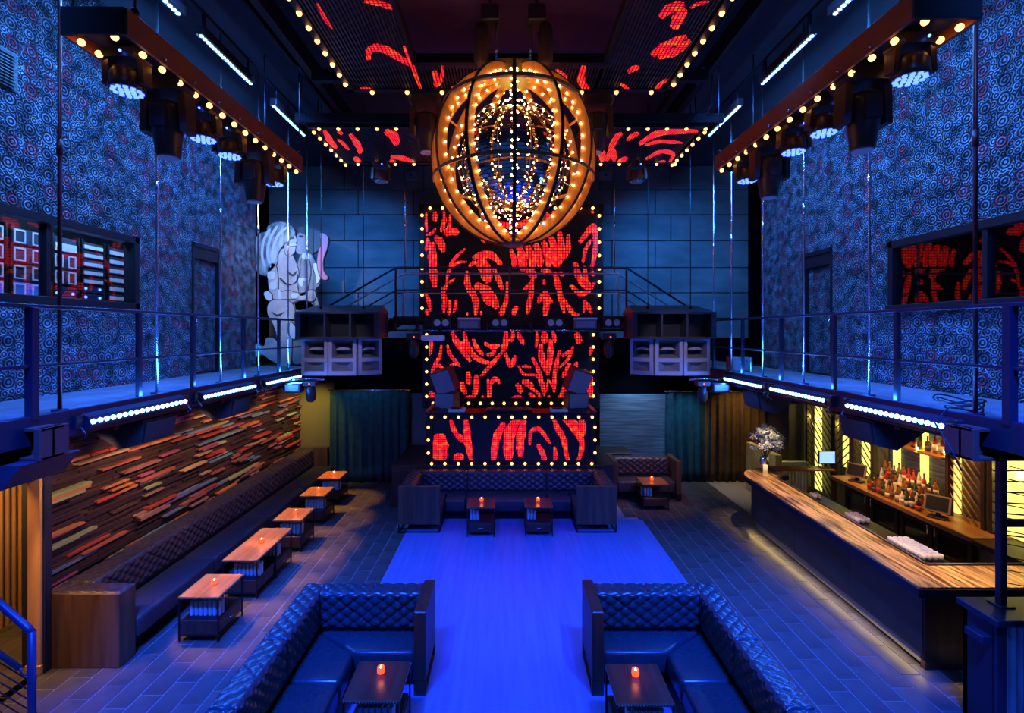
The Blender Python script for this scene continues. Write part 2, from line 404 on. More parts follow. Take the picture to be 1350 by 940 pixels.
# lower side walls
struct('wall_bar', MB().box(8.05, 8.25, 2.5, 14.04, 0, 3.2).box(7.3, 8.05, 12.5, 14.04, 0, 3.2), mat('bar_wall_dark', (.05,.045,.04), .7), 'dark wall behind the bar')
struct('ceiling_bar', MB().box(5.9, 8.3, 2.0, 14.04, 3.2, 3.3), M['black'], 'black soffit over the bar')
struct('ceiling_hall', MB().box(-7.6, -5.9, 2.0, 14.04, 3.2, 3.3), M['black'], 'black soffit over the side hall')
# hall behind the opening
b = MB(); n = 44; 
for k in range(n):
    y0 = 4.2+k*.09
    pts = [(y0, 0), (y0+.03, .035), (y0+.05, .035), (y0+.08, 0), (y0+.09, 0)]
    for (ya, da), (yb, db) in zip(pts, pts[1:]):
        b.quad((-7.18+da, ya, 0), (-7.18+db, yb, 0), (-7.18+db, yb, 3.2), (-7.18+da, ya, 3.2))
struct('wall_hall', b, M['corrugated'], 'rusty corrugated metal wall lining the orange-lit side hall')
struct('wall_hall_end', MB().box(-7.3, -6.05, 8.2, 8.3, 0, 3.2), M['black'], 'dark end wall of the side hall')
light('AREA', (-6.5, 5.6, 3.1), (-6.7, 6.2, 0), 90, (1, .46, .12), .5, name='hall_ceiling_light')
struct('trim_1', MB().bbox(-5.86, -5.70, 5.9, 6.0, .12, 2.41, .008).bbox(-5.88, -5.69, 5.89, 6.01, 0, .12, .006), wood('jamb_wood', (.42,.22,.09), (.55,.3,.13), 2, .6, .5), 'pale wooden door jamb at the opening to the hall')
struct('trim_2', MB().bbox(-5.70, -5.67, 5.93, 6.03, 0, 2.45, .005).bbox(-6.0, -5.67, 2.0, 6.03, 2.43, 3.2, .01), M['blue_steel'], 'dark steel header and edge strip over the hall opening')

# ------------------------------------------------ wall of coloured sticks above the banquette
ws = struct('wall_left_lower', MB().box(-6.05, -5.9, 6.03, 13.75, 0, 3.2), mat('stick_backing', (.012,.008,.007), .8), 'wall of stacked horizontal wood sticks in dark brown, red, orange and teal')
browns = [(.035,.016,.012), (.05,.022,.015), (.028,.016,.016), (.065,.032,.02), (.042,.02,.022)]
brights = [(.42,.05,.025), (.50,.16,.045), (.36,.09,.05), (.10,.22,.24), (.36,.07,.14), (.48,.28,.13), (.30,.32,.13), (.14,.17,.24), (.34,.17,.11), (.28,.10,.08)]
SM = [wood('stick_%d' % k, tuple(.8*v for v in c), c, 1, 1.2, .55) for k, c in enumerate(browns+brights)]
sticks = []
z = .86
while z < 3.17:
    h = random.choice((.034, .038, .042, .046)); y = 6.05 + random.random()*.3 - .3
    while y < 13.6:
        L = random.uniform(.4, 1.25); bright = random.random() < .30
        k = random.randrange(5, 15) if bright else random.randrange(5)
        if bright: L *= .72
        y1 = min(y+L, 13.62); y0 = max(y, 6.04)
        if y1-y0 > .06: sticks.append((y0, y1, z, z+h-.004, random.uniform(.09, .145) if bright else random.uniform(.03, .09), k))
        y += L + random.choice((.004, .004, .02))
    z += h
def stick(b, y0, y1, z0, z1, d):
    r = min(.012, (y1-y0)*.2); c = (z1-z0)*.3
    poly = [(y0, z0+c), (y0+r, z0), (y1-r, z0), (y1, z0+c), (y1, z1-c), (y1-r, z1), (y0+r, z1), (y0, z1-c)]
    b.prism(poly, -5.9, -5.9+d, 'x')
sticks.sort(key=lambda s: -(1.6 if s[5] >= 5 else 1)*(s[1]-s[0])/(s[0]+.5*(s[1]-s[0]))**2)
for s_ in sticks[:300]:
    b = MB(); stick(b, *s_[:5]); b.build('stick', SM[s_[5]], ws)
for k in range(15):
    b = MB()
    for s_ in sticks[300:]:
        if s_[5] == k: stick(b, *s_[:5])
    if b.v: tag(b.build('stick_field', SM[k], ws), kind='stuff')
for yk in (5.75, 7.0, 7.7, 8.95, 10.1, 11.3, 12.5):  # spots added under the catwalk to brighten the sticks
    light('SPOT', (-4.75, yk, 3.02), (-5.85, yk+.4, 1.8), 105, (1, .60, .38), .04, angle=76, blend=.9, name='stick_wall_light')
struct('wall_olive', MB().box(-5.9, -4.9, 13.62, 13.8, 0, 2.75), M['olive'], 'olive yellow wall strip between the stick wall and the curtain')
light('SPOT', (-5.2, 12.4, 3.05), (-5.4, 13.7, 1.2), 90, (1, .8, .18), .05, angle=80, blend=.8, name='olive_spot_light')
struct('wall_boards', MB().box(2.62, 4.75, 13.6, 13.75, .4, 2.42), M['greywood'], 'weathered grey board wall beside the stage')
light('SPOT', (3.6, 12.9, 3.6), (3.6, 13.6, 1.2), 260, (.22, .52, 1), .05, angle=100, blend=1, name='board_wall_light')

# ------------------------------------------------ windows and doors in the papered walls
def side_window(n, x, s, W, ymid, label):
    y0, y1, z0, z1 = W
    f = MB()
    f.bbox(x-.03, x+.16, y1-.06, y1+.03, z0-.06, z1+.06, .008).bbox(x-.03, x+.16, y0, y1+.03, z1-.05, z1+.06, .008).bbox(x-.06, x+.16, y0, y1+.05, z0-.07, z0+.03, .008)
    f.bbox(x-.01, x+.10, ymid-.035, ymid+.035, z0, z1, .006)
    o = f.build('window_%d' % n, M['black_steel']); tag(o, label, kind='structure')
    for a, b_ in ((y0, ymid-.035), (ymid+.035, y1-.05)):
        MB().box(x+.045, x+.055, a, b_, z0+.02, z1-.04).build('pane', M['pane'], o)
    return o
side_window(1, -6.03, -1, WL, 6.26, 'black framed equipment room window showing racks of amplifiers')
side_window(2, 5.89, 1, WR, 5.95, 'black framed window with red reflections above the bar')
struct('wall_booth_left', MB().box(-7.5, -7.4, 3.6, 8.9, 4.3, 6).box(-7.4, -6.05, 3.5, 3.6, 4.3, 6).box(-7.4, -6.05, 8.8, 8.9, 4.3, 6).box(-7.5, -6.05, 3.5, 8.9, 5.95, 6.05).box(-7.5, -6.05, 3.5, 8.9, 4.15, 4.3), mat('booth_paint', (.03,.035,.045), .7), 'dark equipment room lining behind the window')
struct('wall_booth_right', MB().box(7.4, 7.5, 3.6, 8.2, 4.3, 6).box(6.05, 7.4, 3.5, 3.6, 4.3, 6).box(6.05, 7.4, 8.1, 8.2, 4.3, 6).box(6.05, 7.5, 3.5, 8.2, 5.95, 6.05).box(6.05, 7.5, 3.5, 8.2, 4.15, 4.3), M['black'], 'black room lining behind the window above the bar')
def side_door(n, x, s, D, label):
    y0, y1, z0, z1 = D; f = MB()
    f.bbox(x-.03, x+.14, y0-.05, y0+.01, z0, z1+.06, .006).bbox(x-.03, x+.14, y1-.01, y1+.05, z0, z1+.06, .006).bbox(x-.03, x+.14, y0-.05, y1+.05, z1-.02, z1+.06, .006)
    f.bbox(x, x+.12, y0, y1, z1-.24, z1-.02, .006)
    o = f.build('door_%d' % n, M['black_steel']); tag(o, label, kind='structure')
    xd = (x+.02, x+.06) if s < 0 else (x+.07, x+.11)
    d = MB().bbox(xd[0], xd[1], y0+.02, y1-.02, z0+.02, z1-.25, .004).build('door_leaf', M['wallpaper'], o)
    xk = x+.07 if s < 0 else x+.06
    MB().cyl((xk-.03, y0+.1, z0+1.02), (xk+.03, y0+.1, z0+1.02), .018, 8).sphere((xk+.04*(-s), y0+.1, z0+1.02), .03, 10, 6).build('door_knob', M['chrome'], d)
    return o
side_door(1, -6.02, -1, DL, 'wallpapered door in black frame on the catwalk beside the equipment window')
side_door(2, 5.92, 1, DR, 'wallpapered door in black frame on the catwalk above the bar')
vent = thing('wall_vent', 'black louvred air vent high on the papered wall', 'vent', (-5.9, 5.4, 7.05))
MB().bbox(-5.91, -5.86, 5.0, 5.8, 7.05, 7.52, .006).build('frame', M['black_steel'], vent)
for k in range(11):
    z = 7.09+k*.038
    MB().add([(-5.865, 5.04, z), (-5.865, 5.76, z), (-5.84, 5.76, z-.02), (-5.84, 5.04, z-.02), (-5.865, 5.04, z+.006), (-5.865, 5.76, z+.006), (-5.84, 5.76, z-.014), (-5.84, 5.04, z-.014)],
        [(0,1,2,3),(7,6,5,4),(0,4,5,1),(1,5,6,2),(2,6,7,3),(3,7,4,0)]).build('slat', M['black_steel'], vent)

# ------------------------------------------------ catwalks
def catwalk(s, posts, rods, label, side):
    t = thing('catwalk', label, 'catwalk', (s*5.2, 7, 3.2))
    e = s*4.5
    MB().box(e, s*5.9, 2.0, 14.0, 3.28, 3.38).build('deck', M['deck'], t)
    MB().bbox(e-.03*1, e+.03, 2.0, 13.2, 3.12, 3.40, .006).bbox(e, e+s*.14, 2.0, 13.2, 3.12, 3.15, .004).build('edge_beam', M['blue_steel'], t)
    MB().box(e+s*.03, s*5.9, 2.0, 13.9, 3.2, 3.28).build('underside', M['black'], t)
    for k in range(9):
        y = 4.55+k*1.05
        MB().bbox(e+s*.02, s*5.88, y-.04, y+.04, 3.06, 3.2, .005).build('cross_beam', M['black_steel'], t)
    r = MB().bbox(e-.022, e+.022, 2.0, 13.0, 4.42, 4.46, .006).build('top_rail', M['blue_steel'], t)
    MB().bbox(e-.014, e+.014, 2.0, 13.0, 3.855, 3.885, .004).build('mid_rail', M['blue_steel'], t)
    for k, y in enumerate(posts):
        h = .038 if k == 0 else .026
        MB().bbox(e-h, e+h, y-h, y+h, 3.36, 4.43, .004).build('post', M['blue_steel'], t)
    for k, y in enumerate(rods):
        rr = thing('hanger_rod', ('dark red' if k == 0 else 'bright steel') + ' hanger rod holding up the catwalk ' + side, 'rod', (s*4.56, y, 3.4), group='hanger rods '+side+(' dark' if k == 0 else ''))
        MB().cyl((s*4.56, y, 3.4), (s*4.56, y, CZ), .019 if k == 0 else .015, 8).build('rod', M['rod_dark'] if k == 0 else M['chrome'], rr)
        MB().cyl((s*4.56, y, 6.0), (s*4.56, y, 6.16), .026, 8).build('coupler', M['rod_dark'] if k == 0 else M['chrome'], rr)
        MB().bbox(s*4.56-.05, s*4.56+.05, y-.05, y+.05, 3.385, 3.41, .004).build('foot_plate', M['blue_steel'], rr)
    return t
M['rod_dark'] = mat('rod_red_oxide', (.10,.02,.02), .4, .4)
catwalk(-1, (4.58, 5.91, 6.93, 8.26, 9.54, 10.8, 12.0), (4.93, 6.3, 7.7, 8.87, 10.08, 11.04), 'steel catwalk with blue railing in front of the equipment window', 'by the equipment window')
catwalk(1, (4.32, 5.57, 6.64, 7.92, 9.21, 10.5, 11.8), (4.7, 6.08, 7.42, 8.6, 9.8, 10.65), 'steel catwalk with blue railing over the bar', 'over the bar')
# heavy steel beam ends near the camera
for s in (-1, 1):
    b = MB()
    b.bbox(s*4.30, s*4.36, 4.45, 4.75, 3.0, 3.3, .005).bbox(s*4.30, s*5.6, 4.57, 4.60, 3.02, 3.28, .004).bbox(s*4.30, s*5.6, 4.47, 4.70, 3.27, 3.30, .004).bbox(s*4.30, s*5.6, 4.47, 4.70, 3.0, 3.03, .004)
    o = b.build('steel_beam', mat('oxide_beam', (.13,.045,.03), .5)); tag(o, 'short oxide red steel beam end below the catwalk '+('by the equipment window' if s < 0 else 'over the bar'), 'beam')

# ================================================================ SEATING
def soften(o, w=.035, seg=3):
    m = o.modifiers.new('bevel', 'BEVEL'); m.width = w; m.segments = seg; m.limit_method = 'ANGLE'; m.angle_limit = .6
    for p in o.data.polygons: p.use_smooth = True
    return o
def cushion(poly, z0, z1, mt, parent, w=.045):
    return soften(MB().prism(poly, z0, z1, 'z').build('seat_cushion', mt, parent), w)
def rect(x0, x1, y0, y1):
    x0, x1 = min(x0, x1), max(x0, x1); return [(x0,y0),(x1,y0),(x1,y1),(x0,y1)]
def pad_front_y(t, x0, x1, y, z0, z1, nx, ny, mt, dep=.05):      # buttoned face looking towards -Y
    return MB().tuft((x0, y, z0), (1,0,0), (0,0,1), (0,-1,0), x1-x0, z1-z0, nx, ny, dep).build('back_cushion', mt, t)
def pad_top(t, x0, x1, y0, y1, z, nx, ny, mt, dep=.026):
    return MB().tuft((x0, y0, z), (1,0,0), (0,1,0), (0,0,1), x1-x0, y1-y0, nx, ny, dep, edge=.03).build('top_pad', mt, t)
def pad_side_x(t, x, s, y0, y1, z0, z1, ny, nz, mt, dep=.05):      # buttoned face looking towards s*X
    b = MB()
    if s > 0: b.tuft((x, y0, z0), (0,1,0), (0,0,1), (1,0,0), y1-y0, z1-z0, ny, nz, dep)
    else: b.tuft((x, y1, z0), (0,-1,0), (0,0,1), (-1,0,0), y1-y0, z1-z0, ny, nz, dep)
    return b.build('back_cushion', mt, t)
def frame_legs(t, pts, h=.18, r=.018):
    for x, y in pts: MB().box(x-r, x+r, y-r, y+r, .0, h).build('leg', M['black_steel'], t)

def corner_sofa(xo, xa, d, label):
    t = thing('corner_sofa', label, 'sofa', ((xo+xa)/2, 5.2, 0))
    L = M['teal_leather']; xi = xo+d*.25; xs = xo+d*.82; xe = xa-d*.137
    def bx(a, b, *r): return (min(a,b), max(a,b), *r)
    MB().bbox(*bx(xo+d*.02, xe, 6.06, 6.26, .18, .92), .01).build('back_frame', L, t)
    MB().bbox(*bx(xo, xo+d*.24, 3.0, 6.26, .18, .92), .01).build('side_frame', L, t)
    a, b = bx(xi, xe)[:2]
    pad_front_y(t, a, b, 6.06, .50, .935, 9, 4, L, .06)
    xm = (a+b)/2
    for p, q in ((a, xm), (xm, b)): pad_top(t, p+.004, q-.004, 6.03, 6.27, .92, 5, 2, L)
    for y0, y1, n in ((5.13, 6.27, 9), (4.18, 5.13, 8), (3.0, 4.18, 9)):
        pad_top(t, *bx(xo, xo+d*.27), y0+.004, y1-.004, .92, 2, n, L)
        pad_side_x(t, xo+d*.24, d, y0+.004, min(y1, 6.05)-.004, .50, .935, n, 4, L, .05)
    p1 = [(xe, 5.62), (xs, 5.62), (xi, 6.05), (xe, 6.05)]; p2 = [(xi, 6.04), (xs, 5.61), (xs, 5.15), (xi, 5.15)]
    for pl in (p1, p2, [(xi,5.14),(xs,5.14),(xs,4.2),(xi,4.2)], [(xi,4.19),(xs,4.19),(xs,3.0),(xi,3.0)]):
        ar = sum(pl[i][0]*pl[(i+1)%4][1]-pl[(i+1)%4][0]*pl[i][1] for i in range(4))
        cushion(pl if ar > 0 else pl[::-1], .20, .47, M['teal_leather'], t, .05)
    MB().bbox(*bx(xa-d*.137, xa, 5.55, 6.29, .18, .975), .008).build('arm_panel', M['walnut_dark'], t)
    MB().box(*bx(xi, xe, 5.75, 6.2, .0, .2)).box(*bx(xo+d*.06, xs-d*.1, 3.0, 6.2, 0, .2)).build('shade_block', M['black'], t)  # black blocks added for the dark gap under the seats
    MB().box(*bx(xa-d*.137, xa, 5.55, 5.60, 0, .18)).box(*bx(xa-d*.137, xa, 6.24, 6.29, 0, .18)).box(*bx(xa-d*.137, xa, 5.6, 6.24, 0, .03)).build('leg_frame', M['walnut_dark'], t)
    frame_legs(t, ((xo+d*.03, 6.2), (xo+d*.03, 5.13), (xo+d*.03, 4.18)))
    return t
corner_sofa(-2.6, -.93, 1, 'teal tufted leather corner sofa in front of the banquette tables')
corner_sofa(2.68, .98, -1, 'teal tufted leather corner sofa in front of the bar')

# long banquette under the stick wall
t = thing('banquette', 'long dark tufted leather banquette under the wall of coloured sticks', 'banquette', (-5.3, 9.8, 0))
MB().bbox(-5.75, -4.82, 6.02, 6.28, .0, .93, .008).build('end_panel', M['walnut'], t)
MB().bbox(-5.75, -5.0, 13.45, 13.6, .0, .97, .008).build('end_panel', M['walnut'], t)
MB().box(-5.76, -5.40, 6.28, 13.45, .0, .92).build('back_frame', M['plum_leather'], t)
pad_top(t, -5.74, -4.83, 6.03, 6.27, .925, 7, 2, M['plum_leather'], .03)
seg = [6.28, 8.05, 9.5, 11.0, 12.3, 13.45]
for a, b in zip(seg, seg[1:]):
    n = round((b-a)/.15)
    pad_top(t, -5.75, -5.37, a+.004, b-.004, .92, 3, n, M['plum_leather'], .035)
    pad_side_x(t, -5.40, 1, a+.004, b-.004, .50, .93, n, 4, M['plum_leather'], .05)
seg = [6.29, 7.97, 9.75, 11.6, 13.45]
for a, b in zip(seg, seg[1:]): cushion(rect(-5.37, -4.80, a+.004, b-.004), .20, .47, M['seat_leather'], t, .05)
MB().box(-5.5, -4.95, 6.29, 13.45, 0, .2).build('shade_block', M['black'], t)  # black block standing for the shade below the banquette seat

# u-shaped sofa in front of the booth
t = thing('booth_sofa', 'u-shaped dark tufted sofa with walnut ends below the bulb-lit booth', 'sofa', (.02, 10.8, 0))
for s, xo, xn in ((-1, -2.26, -1.39), (1, 2.29, 1.45)):
    a, b = min(xo, xn), max(xo, xn)
    MB().bbox(a, b, 10.05, 10.11, .18, .975, .006).build('end_panel', M['walnut'], t)
    MB().box(a, a+.03, 10.05, 10.09, 0, .18).box(b-.03, b, 10.05, 10.09, 0, .18).box(a, b, 10.05, 10.09, 0, .025).box(a, a+.03, 10.05, 11.4, 0, .025).box(b-.03, b, 10.05, 11.4, 0, .025).build('leg_frame', M['black_steel'], t)
    c, e = (xo, xo+.26) if s < 0 else (xo-.26, xo)
    MB().box(c, e, 10.11, 11.45, .18, .92).build('side_frame', M['plum_leather'], t)
    pad_top(t, c, e, 10.12, 11.45, .92, 2, 9, M['plum_leather'], .035)
    pad_side_x(t, e if s < 0 else c, -s, 10.12, 11.2, .5, .93, 8, 4, M['plum_leather'], .05)
    sa, sb = (e, xn) if s < 0 else (xn, c)
    cushion(rect(sa, sb, 10.12, 11.2), .2, .47, M['seat_leather'], t)
    MB().box(sa+.05, sb-.05, 10.4, 11.2, 0, .2).build('shade_block', M['black'], t)  # shade under the side seats, as a black block
xs_ = [-2.0, -.92, .92, 2.03]
MB().box(-2.02, 2.05, 11.25, 11.45, .18, .92).build('back_frame', M['plum_leather'], t)
for a, b in zip(xs_, xs_[1:]):
    n = round((b-a)/.15)
    pad_front_y(t, a+.006, b-.006, 11.25, .5, .93, n, 4, M['plum_leather'])
    pad_top(t, a+.006, b-.006, 11.22, 11.46, .92, n, 2, M['plum_leather'], .03)
for a, b in ((-1.38, -.92), (-.92, .92), (.92, 1.44)): cushion(rect(a+.005, b-.005, 10.68, 11.2), .2, .47, M['seat_leather'], t)
MB().box(-1.4, 1.45, 10.85, 11.3, 0, .2).build('shade_block', M['black'], t)  # shade under the middle seats, as a black block

t = thing('rear_sofa', 'small dark tufted sofa against the grey board wall', 'sofa', (3.5, 12.4, 0))
MB().box(2.75, 4.2, 12.52, 12.72, .18, .92).build('back_frame', M['plum_leather'], t)
pad_front_y(t, 2.76, 4.19, 12.52, .5, .93, 10, 4, M['plum_leather']); pad_top(t, 2.76, 4.19, 12.5, 12.73, .92, 10, 2, M['plum_leather'], .03)
MB().bbox(4.2, 4.32, 11.95, 12.73, .18, .98, .006).build('arm_panel', M['walnut'], t)
MB().bbox(2.63, 2.75, 11.95, 12.73, .18, .98, .006).build('arm_panel', M['walnut'], t)
for x in (2.69, 4.26): MB().box(x-.06, x+.06, 11.95, 11.98, 0, .18).box(x-.06, x+.06, 12.7, 12.73, 0, .18).box(x-.06, x+.06, 11.95, 12.7, 0, .025).build('leg_frame', M['black_steel'], t)
cushion(rect(2.76, 4.19, 11.98, 12.48), .2, .47, M['seat_leather'], t)
MB().box(2.85, 4.1, 12.15, 12.6, 0, .2).build('shade_block', M['black'], t)  # black block in place of the dark below the seat

# ================================================================ TABLES, GLASSES, CANDLES
def make_table(name, label, w, d, boxes, top):
    t = thing(name, label, 'table'); hw, hd = w/2, d/2
    p = MB().bbox(-hw, hw, -hd, hd, .585, .617, .004).build('tabletop', top, t, False)
    st = MB()
    for i in range(int(w/.03)):
        for y in (-hd, hd): st.sphere((-hw+.02+i*.03, y, .601), .007, 6, 4)
    for i in range(int(d/.03)):
        for x in (-hw, hw): st.sphere((x, -hd+.02+i*.03, .601), .007, 6, 4)
    tag(st.build('stud_row', M['stud'], p, False), kind='stuff')
    for y0, y1 in boxes:
        MB().bbox(-hw+.02, hw-.025, y0, y1, .09, .285, .005).build('box_body', M['walnut_dark'], t, False)
        dr = MB().bbox(hw-.03, hw-.012, y0+.02, y1-.02, .11, .27, .004).build('drawer', M['walnut_dark'], t, False)
        ym = (y0+y1)/2
        MB().tube([(hw-.012, ym-.05, .19), (hw+.012, ym-.05, .19), (hw+.012, ym+.05, .19), (hw-.012, ym+.05, .19)], .005, 6).build('handle', M['chrome'], dr, False)
        MB().bbox(-hw+.03, hw-.03, y0+.01, y1-.01, .285, .295, .003).build('shelf', M['black_steel'], t, False)
    ys = sorted({-hd+.012, hd-.012, *[b[0] for b in boxes[1:]]})
    for x in (-hw+.012, hw-.012):
        for y in ys: MB().box(x-.009, x+.009, y-.009, y+.009, 0, .586).build('leg', M['black_steel'], t, False)
    for y in (-hd+.012, hd-.012): MB().box(-hw+.02, hw-.02, y-.007, y+.007, .08, .095).build('stretcher', M['black_steel'], t, False)
    return t
M['stud'] = mat('brass_stud', (.5,.42,.3), .3, .9)
warm_top = M['top_wood']; dark_top = wood('dark_table_wood', (.05,.022,.018), (.085,.04,.03), 1, .8, .3)
TZ = .617
# candle
def make_candle():
    t = thing('candle_cup', 'x', 'candle')
    MB().lathe([(.026,0),(.036,.006),(.04,.03),(.036,.062),(.032,.07),(.029,.07),(.033,.06),(.036,.03),(.03,.012),(.0001,.01)], 14).build('glass_cup', M['candle_red'], t, False)
    MB().lathe([(.0001,.012),(.026,.013),(.026,.034),(.0001,.036)], 10).build('wax', M['candle_red'], t, False)
    MB().lathe([(.0001,.036),(.011,.046),(.009,.06),(.0001,.082)], 8).build('flame', M['flame'], t, False)
    return t
candle0 = None
def candle(x, y, z, where):
    global candle0
    lab = 'small red glass candle burning on ' + where
    if candle0 is None: candle0 = make_candle(); candle0.location = (x, y, z); candle0['label'] = lab
    else: dup(candle0, (x, y, z), lab)
    light('POINT', (x, y, z+.12), None, .55, (1, .22, .05), .03, name='candle_light')
glass0 = None
def glasses(x, y, z, nx, ny, where, group, axis=0):
    global glass0
    for i in range(nx):
        for j in range(ny):
            p = (x+(i-(nx-1)/2)*.062, y+(j-(ny-1)/2)*.066, z)
            lab = 'ribbed clear glass under ' + where
            if glass0 is None:
                glass0 = MB(); n = 12; vs = []
                prof = [(.024,0),(.027,.005),(.028,.07),(.030,.14),(.029,.145),(.026,.14),(.024,.012),(.0001,.01)]
                for k, (r, zz) in enumerate(prof):
                    for q in range(n):
                        rr = r*(1-.05*(q % 2)) if k < 4 else r
                        vs.append((rr*math.cos(2*PI*q/n), rr*math.sin(2*PI*q/n), zz*1.35))
                glass0.add(vs, [tuple(range(n-1,-1,-1))]+[(k*n+q, k*n+(q+1)%n, (k+1)*n+(q+1)%n, (k+1)*n+q) for k in range(len(prof)-1) for q in range(n)], False)
                glass0 = glass0.build('highball_glass', M['glassbottle']); o = glass0
                o.location = p
            else: o = glass0.copy(); col.objects.link(o); o.location = p
            tag(o, lab, 'glass', group)
single = make_table('cocktail_table', 'x', .55, .62, [(-.29, .29)], warm_top)
single_d = make_table('cocktail_table', 'x', .56, .57, [(-.27, .27)], dark_top)
double = make_table('long_cocktail_table', 'long cocktail table with two glass shelves beside the banquette', .55, 1.24, [(-.60, -.03), (.03, .60)], warm_top)
lt = [(-4.165, 6.83, 'amber-topped cocktail table at the near end of the banquette', 'the table at the banquette end'),
      (-4.18, 9.5, 'amber-topped cocktail table just past the long double table', 'the table after the long one'),
      (-4.25, 10.84, 'amber-topped cocktail table, second past the long double table', 'the second table past the long one'),
      (-4.35, 12.09, 'amber-topped cocktail table closest to the teal curtain', 'the table by the teal curtain')]
for k, (x, y, lab, wh) in enumerate(lt):
    if k == 0: single.location = (x, y, 0); single['label'] = lab; single['group'] = 'cocktail tables along the banquette'
    else: dup(single, (x, y, 0), lab, group='cocktail tables along the banquette')
    candle(x+.02, y+.02, TZ, wh); glasses(x+.02, y-.14, .295, 7, 2, wh, 'glasses under '+wh)
double.location = (-4.19, 8.195, 0); double['group'] = 'cocktail tables along the banquette'
candle(-4.16, 8.2, TZ, 'the long double table')
glasses(-4.15, 7.78, .295, 7, 2, 'the long double table', 'glasses under the long table'); glasses(-4.12, 8.45, .295, 5, 2, 'the long double table', 'glasses under the long table')
fr = [(-1.32, 4.97, 'dark-topped cocktail table inside the corner sofa facing the banquette side', 'the corner sofa table facing the banquette'),
      (1.34, 4.93, 'dark-topped cocktail table inside the corner sofa on the bar side', 'the corner sofa table facing the bar')]
for k, (x, y, lab, wh) in enumerate(fr):
    if k == 0: single_d.location = (x, y, 0); single_d['label'] = lab
    else: dup(single_d, (x, y, 0), lab)
    candle(x, y+.1, TZ, wh); glasses(x+.02, y-.15, .295, 6, 2, wh, 'glasses under '+wh)
# two tables before the booth sofa, one before the rear sofa: drawers face the dance floor
for x, y, lab, wh in ((-.53, 10.12, 'dark cocktail table before the booth sofa on the banquette side', 'the sofa table on the banquette side'), (.66, 10.14, 'dark cocktail table before the booth sofa on the bar side', 'the sofa table on the bar side')):
    dup(single_d, (x, y, 0), lab, rz=-PI/2)
    candle(x, y+.08, TZ, wh); glasses(x-.14, y-.02, .295, 3, 3, wh, 'glasses under '+wh)
dup(single, (3.5, 11.6, 0), 'reddish cocktail table in front of the small rear sofa', rz=-PI/2)
candle(3.5, 11.66, TZ, 'the table by the small rear sofa'); glasses(3.32, 11.5, .295, 4, 2, 'the table by the small rear sofa', 'glasses by the small rear sofa')
# pin spots under the catwalk that pick out the banquette tables
for x, y in ((-4.165, 6.83), (-4.19, 7.7), (-4.19, 8.62), (-4.18, 9.5), (-4.25, 10.84), (-4.35, 12.09)):
    light('SPOT', (-4.95, y+.1, 3.04), (x+.25, y, .3), 560, (1, .40, .055), .03, angle=31, blend=.5, name='pin_spot_light')
light('SPOT', (-5.6, 4.9, 2.9), (-5.4, 6.05, .7), 170, (1, .5, .12), .05, angle=38, blend=.8, name='pin_spot_light')
light('SPOT', (4.0, 10.6, 3.6), (3.6, 12.0, .5), 170, (1, .34, .14), .05, angle=50, blend=.8, name='pin_spot_light')

# ================================================================ BAR
t = thing('bar_counter', 'long bar with glossy zebra wood top, dark panels and curved end', 'bar', (5.4, 8.3, 0))
arc = [(5.16+.78-.78*math.cos(a), 10.32+.78*math.sin(a)) for a in [PI/2*k/8 for k in range(9)]]
outer = [(7.12, 5.9), (5.04, 5.9)] + [(5.16, 10.3)] + arc[1:] + [(6.15, 11.1)]
iarc = [(6.15-.4*math.sin(a)*1.0, 10.15+.4-.4*math.cos(a)) for a in [0]]
inner = [(6.15, 10.56), (5.98, 10.5), (5.84, 10.38), (5.76, 10.2), (5.63, 6.45), (7.12, 6.45)]
poly = outer+inner
ar = sum(poly[i][0]*poly[(i+1)%len(poly)][1]-poly[(i+1)%len(poly)][0]*poly[i][1] for i in range(len(poly)))
if ar < 0: poly = poly[::-1]
MB().prism(poly, 1.045, 1.075, 'z').build('bar_top', M['bar_zebra'], t)
def inset(pl, d):
    c = []
    n = len(pl)
    for i in range(n):
        a, b_, e_ = Vector((*pl[i-1],0)), Vector((*pl[i],0)), Vector((*pl[(i+1)%n],0))
        d1 = (b_-a).normalized(); d2 = (e_-b_).normalized()
        n1 = Vector((-d1.y, d1.x, 0)); n2 = Vector((-d2.y, d2.x, 0)); m_ = (n1+n2); m_ = m_/max(m_.length_squared/2, .3) if m_.length > 1e-4 else n1
        c.append((b_.x+m_.x*d, b_.y+m_.y*d))
    return c
MB().prism(inset(poly, -.012), .955, 1.05, 'z').build('edge_band', M['blue_steel'], t)
MB().tube([(5.62+.0, 6.47, 1.085)] + [(x, y, 1.085) for x, y in [(5.75, 10.2), (5.83, 10.39), (5.97, 10.51), (6.15, 10.57)]], .018, 6).tube([(5.62, 6.47, 1.085), (7.12, 6.47, 1.085)], .018, 6).build('inner_lip', M['walnut_dark'], t)
# front panels
yb = [6.02, 7.35, 8.8, 10.25]
for a, b in zip(yb, yb[1:]):
    MB().add([(5.18+(a-6)*.022, a+.004, .17), (5.18+(b-6)*.022, b-.004, .17), (5.18+(b-6)*.022, b-.004, .96), (5.18+(a-6)*.022, a+.004, .96), (5.3+(a-6)*.022, a+.004, .17), (5.3+(b-6)*.022, b-.004, .17), (5.3+(b-6)*.022, b-.004, .96), (5.3+(a-6)*.022, a+.004, .96)],
        [(3,2,1,0),(4,5,6,7),(0,1,5,4),(1,2,6,5),(2,3,7,6),(3,0,4,7)]).build('front_panel', M['bar_panel'], t)
b = MB(); ar2 = [(5.27+.7-.7*math.cos(a), 10.25+.7*math.sin(a)) for a in [PI/2*k/8 for k in range(9)]]
for (x0, y0), (x1, y1) in zip(ar2, ar2[1:]): b.add([(x0,y0,.17),(x1,y1,.17),(x1,y1,.96),(x0,y0,.96)], [(0,1,2,3)], True)
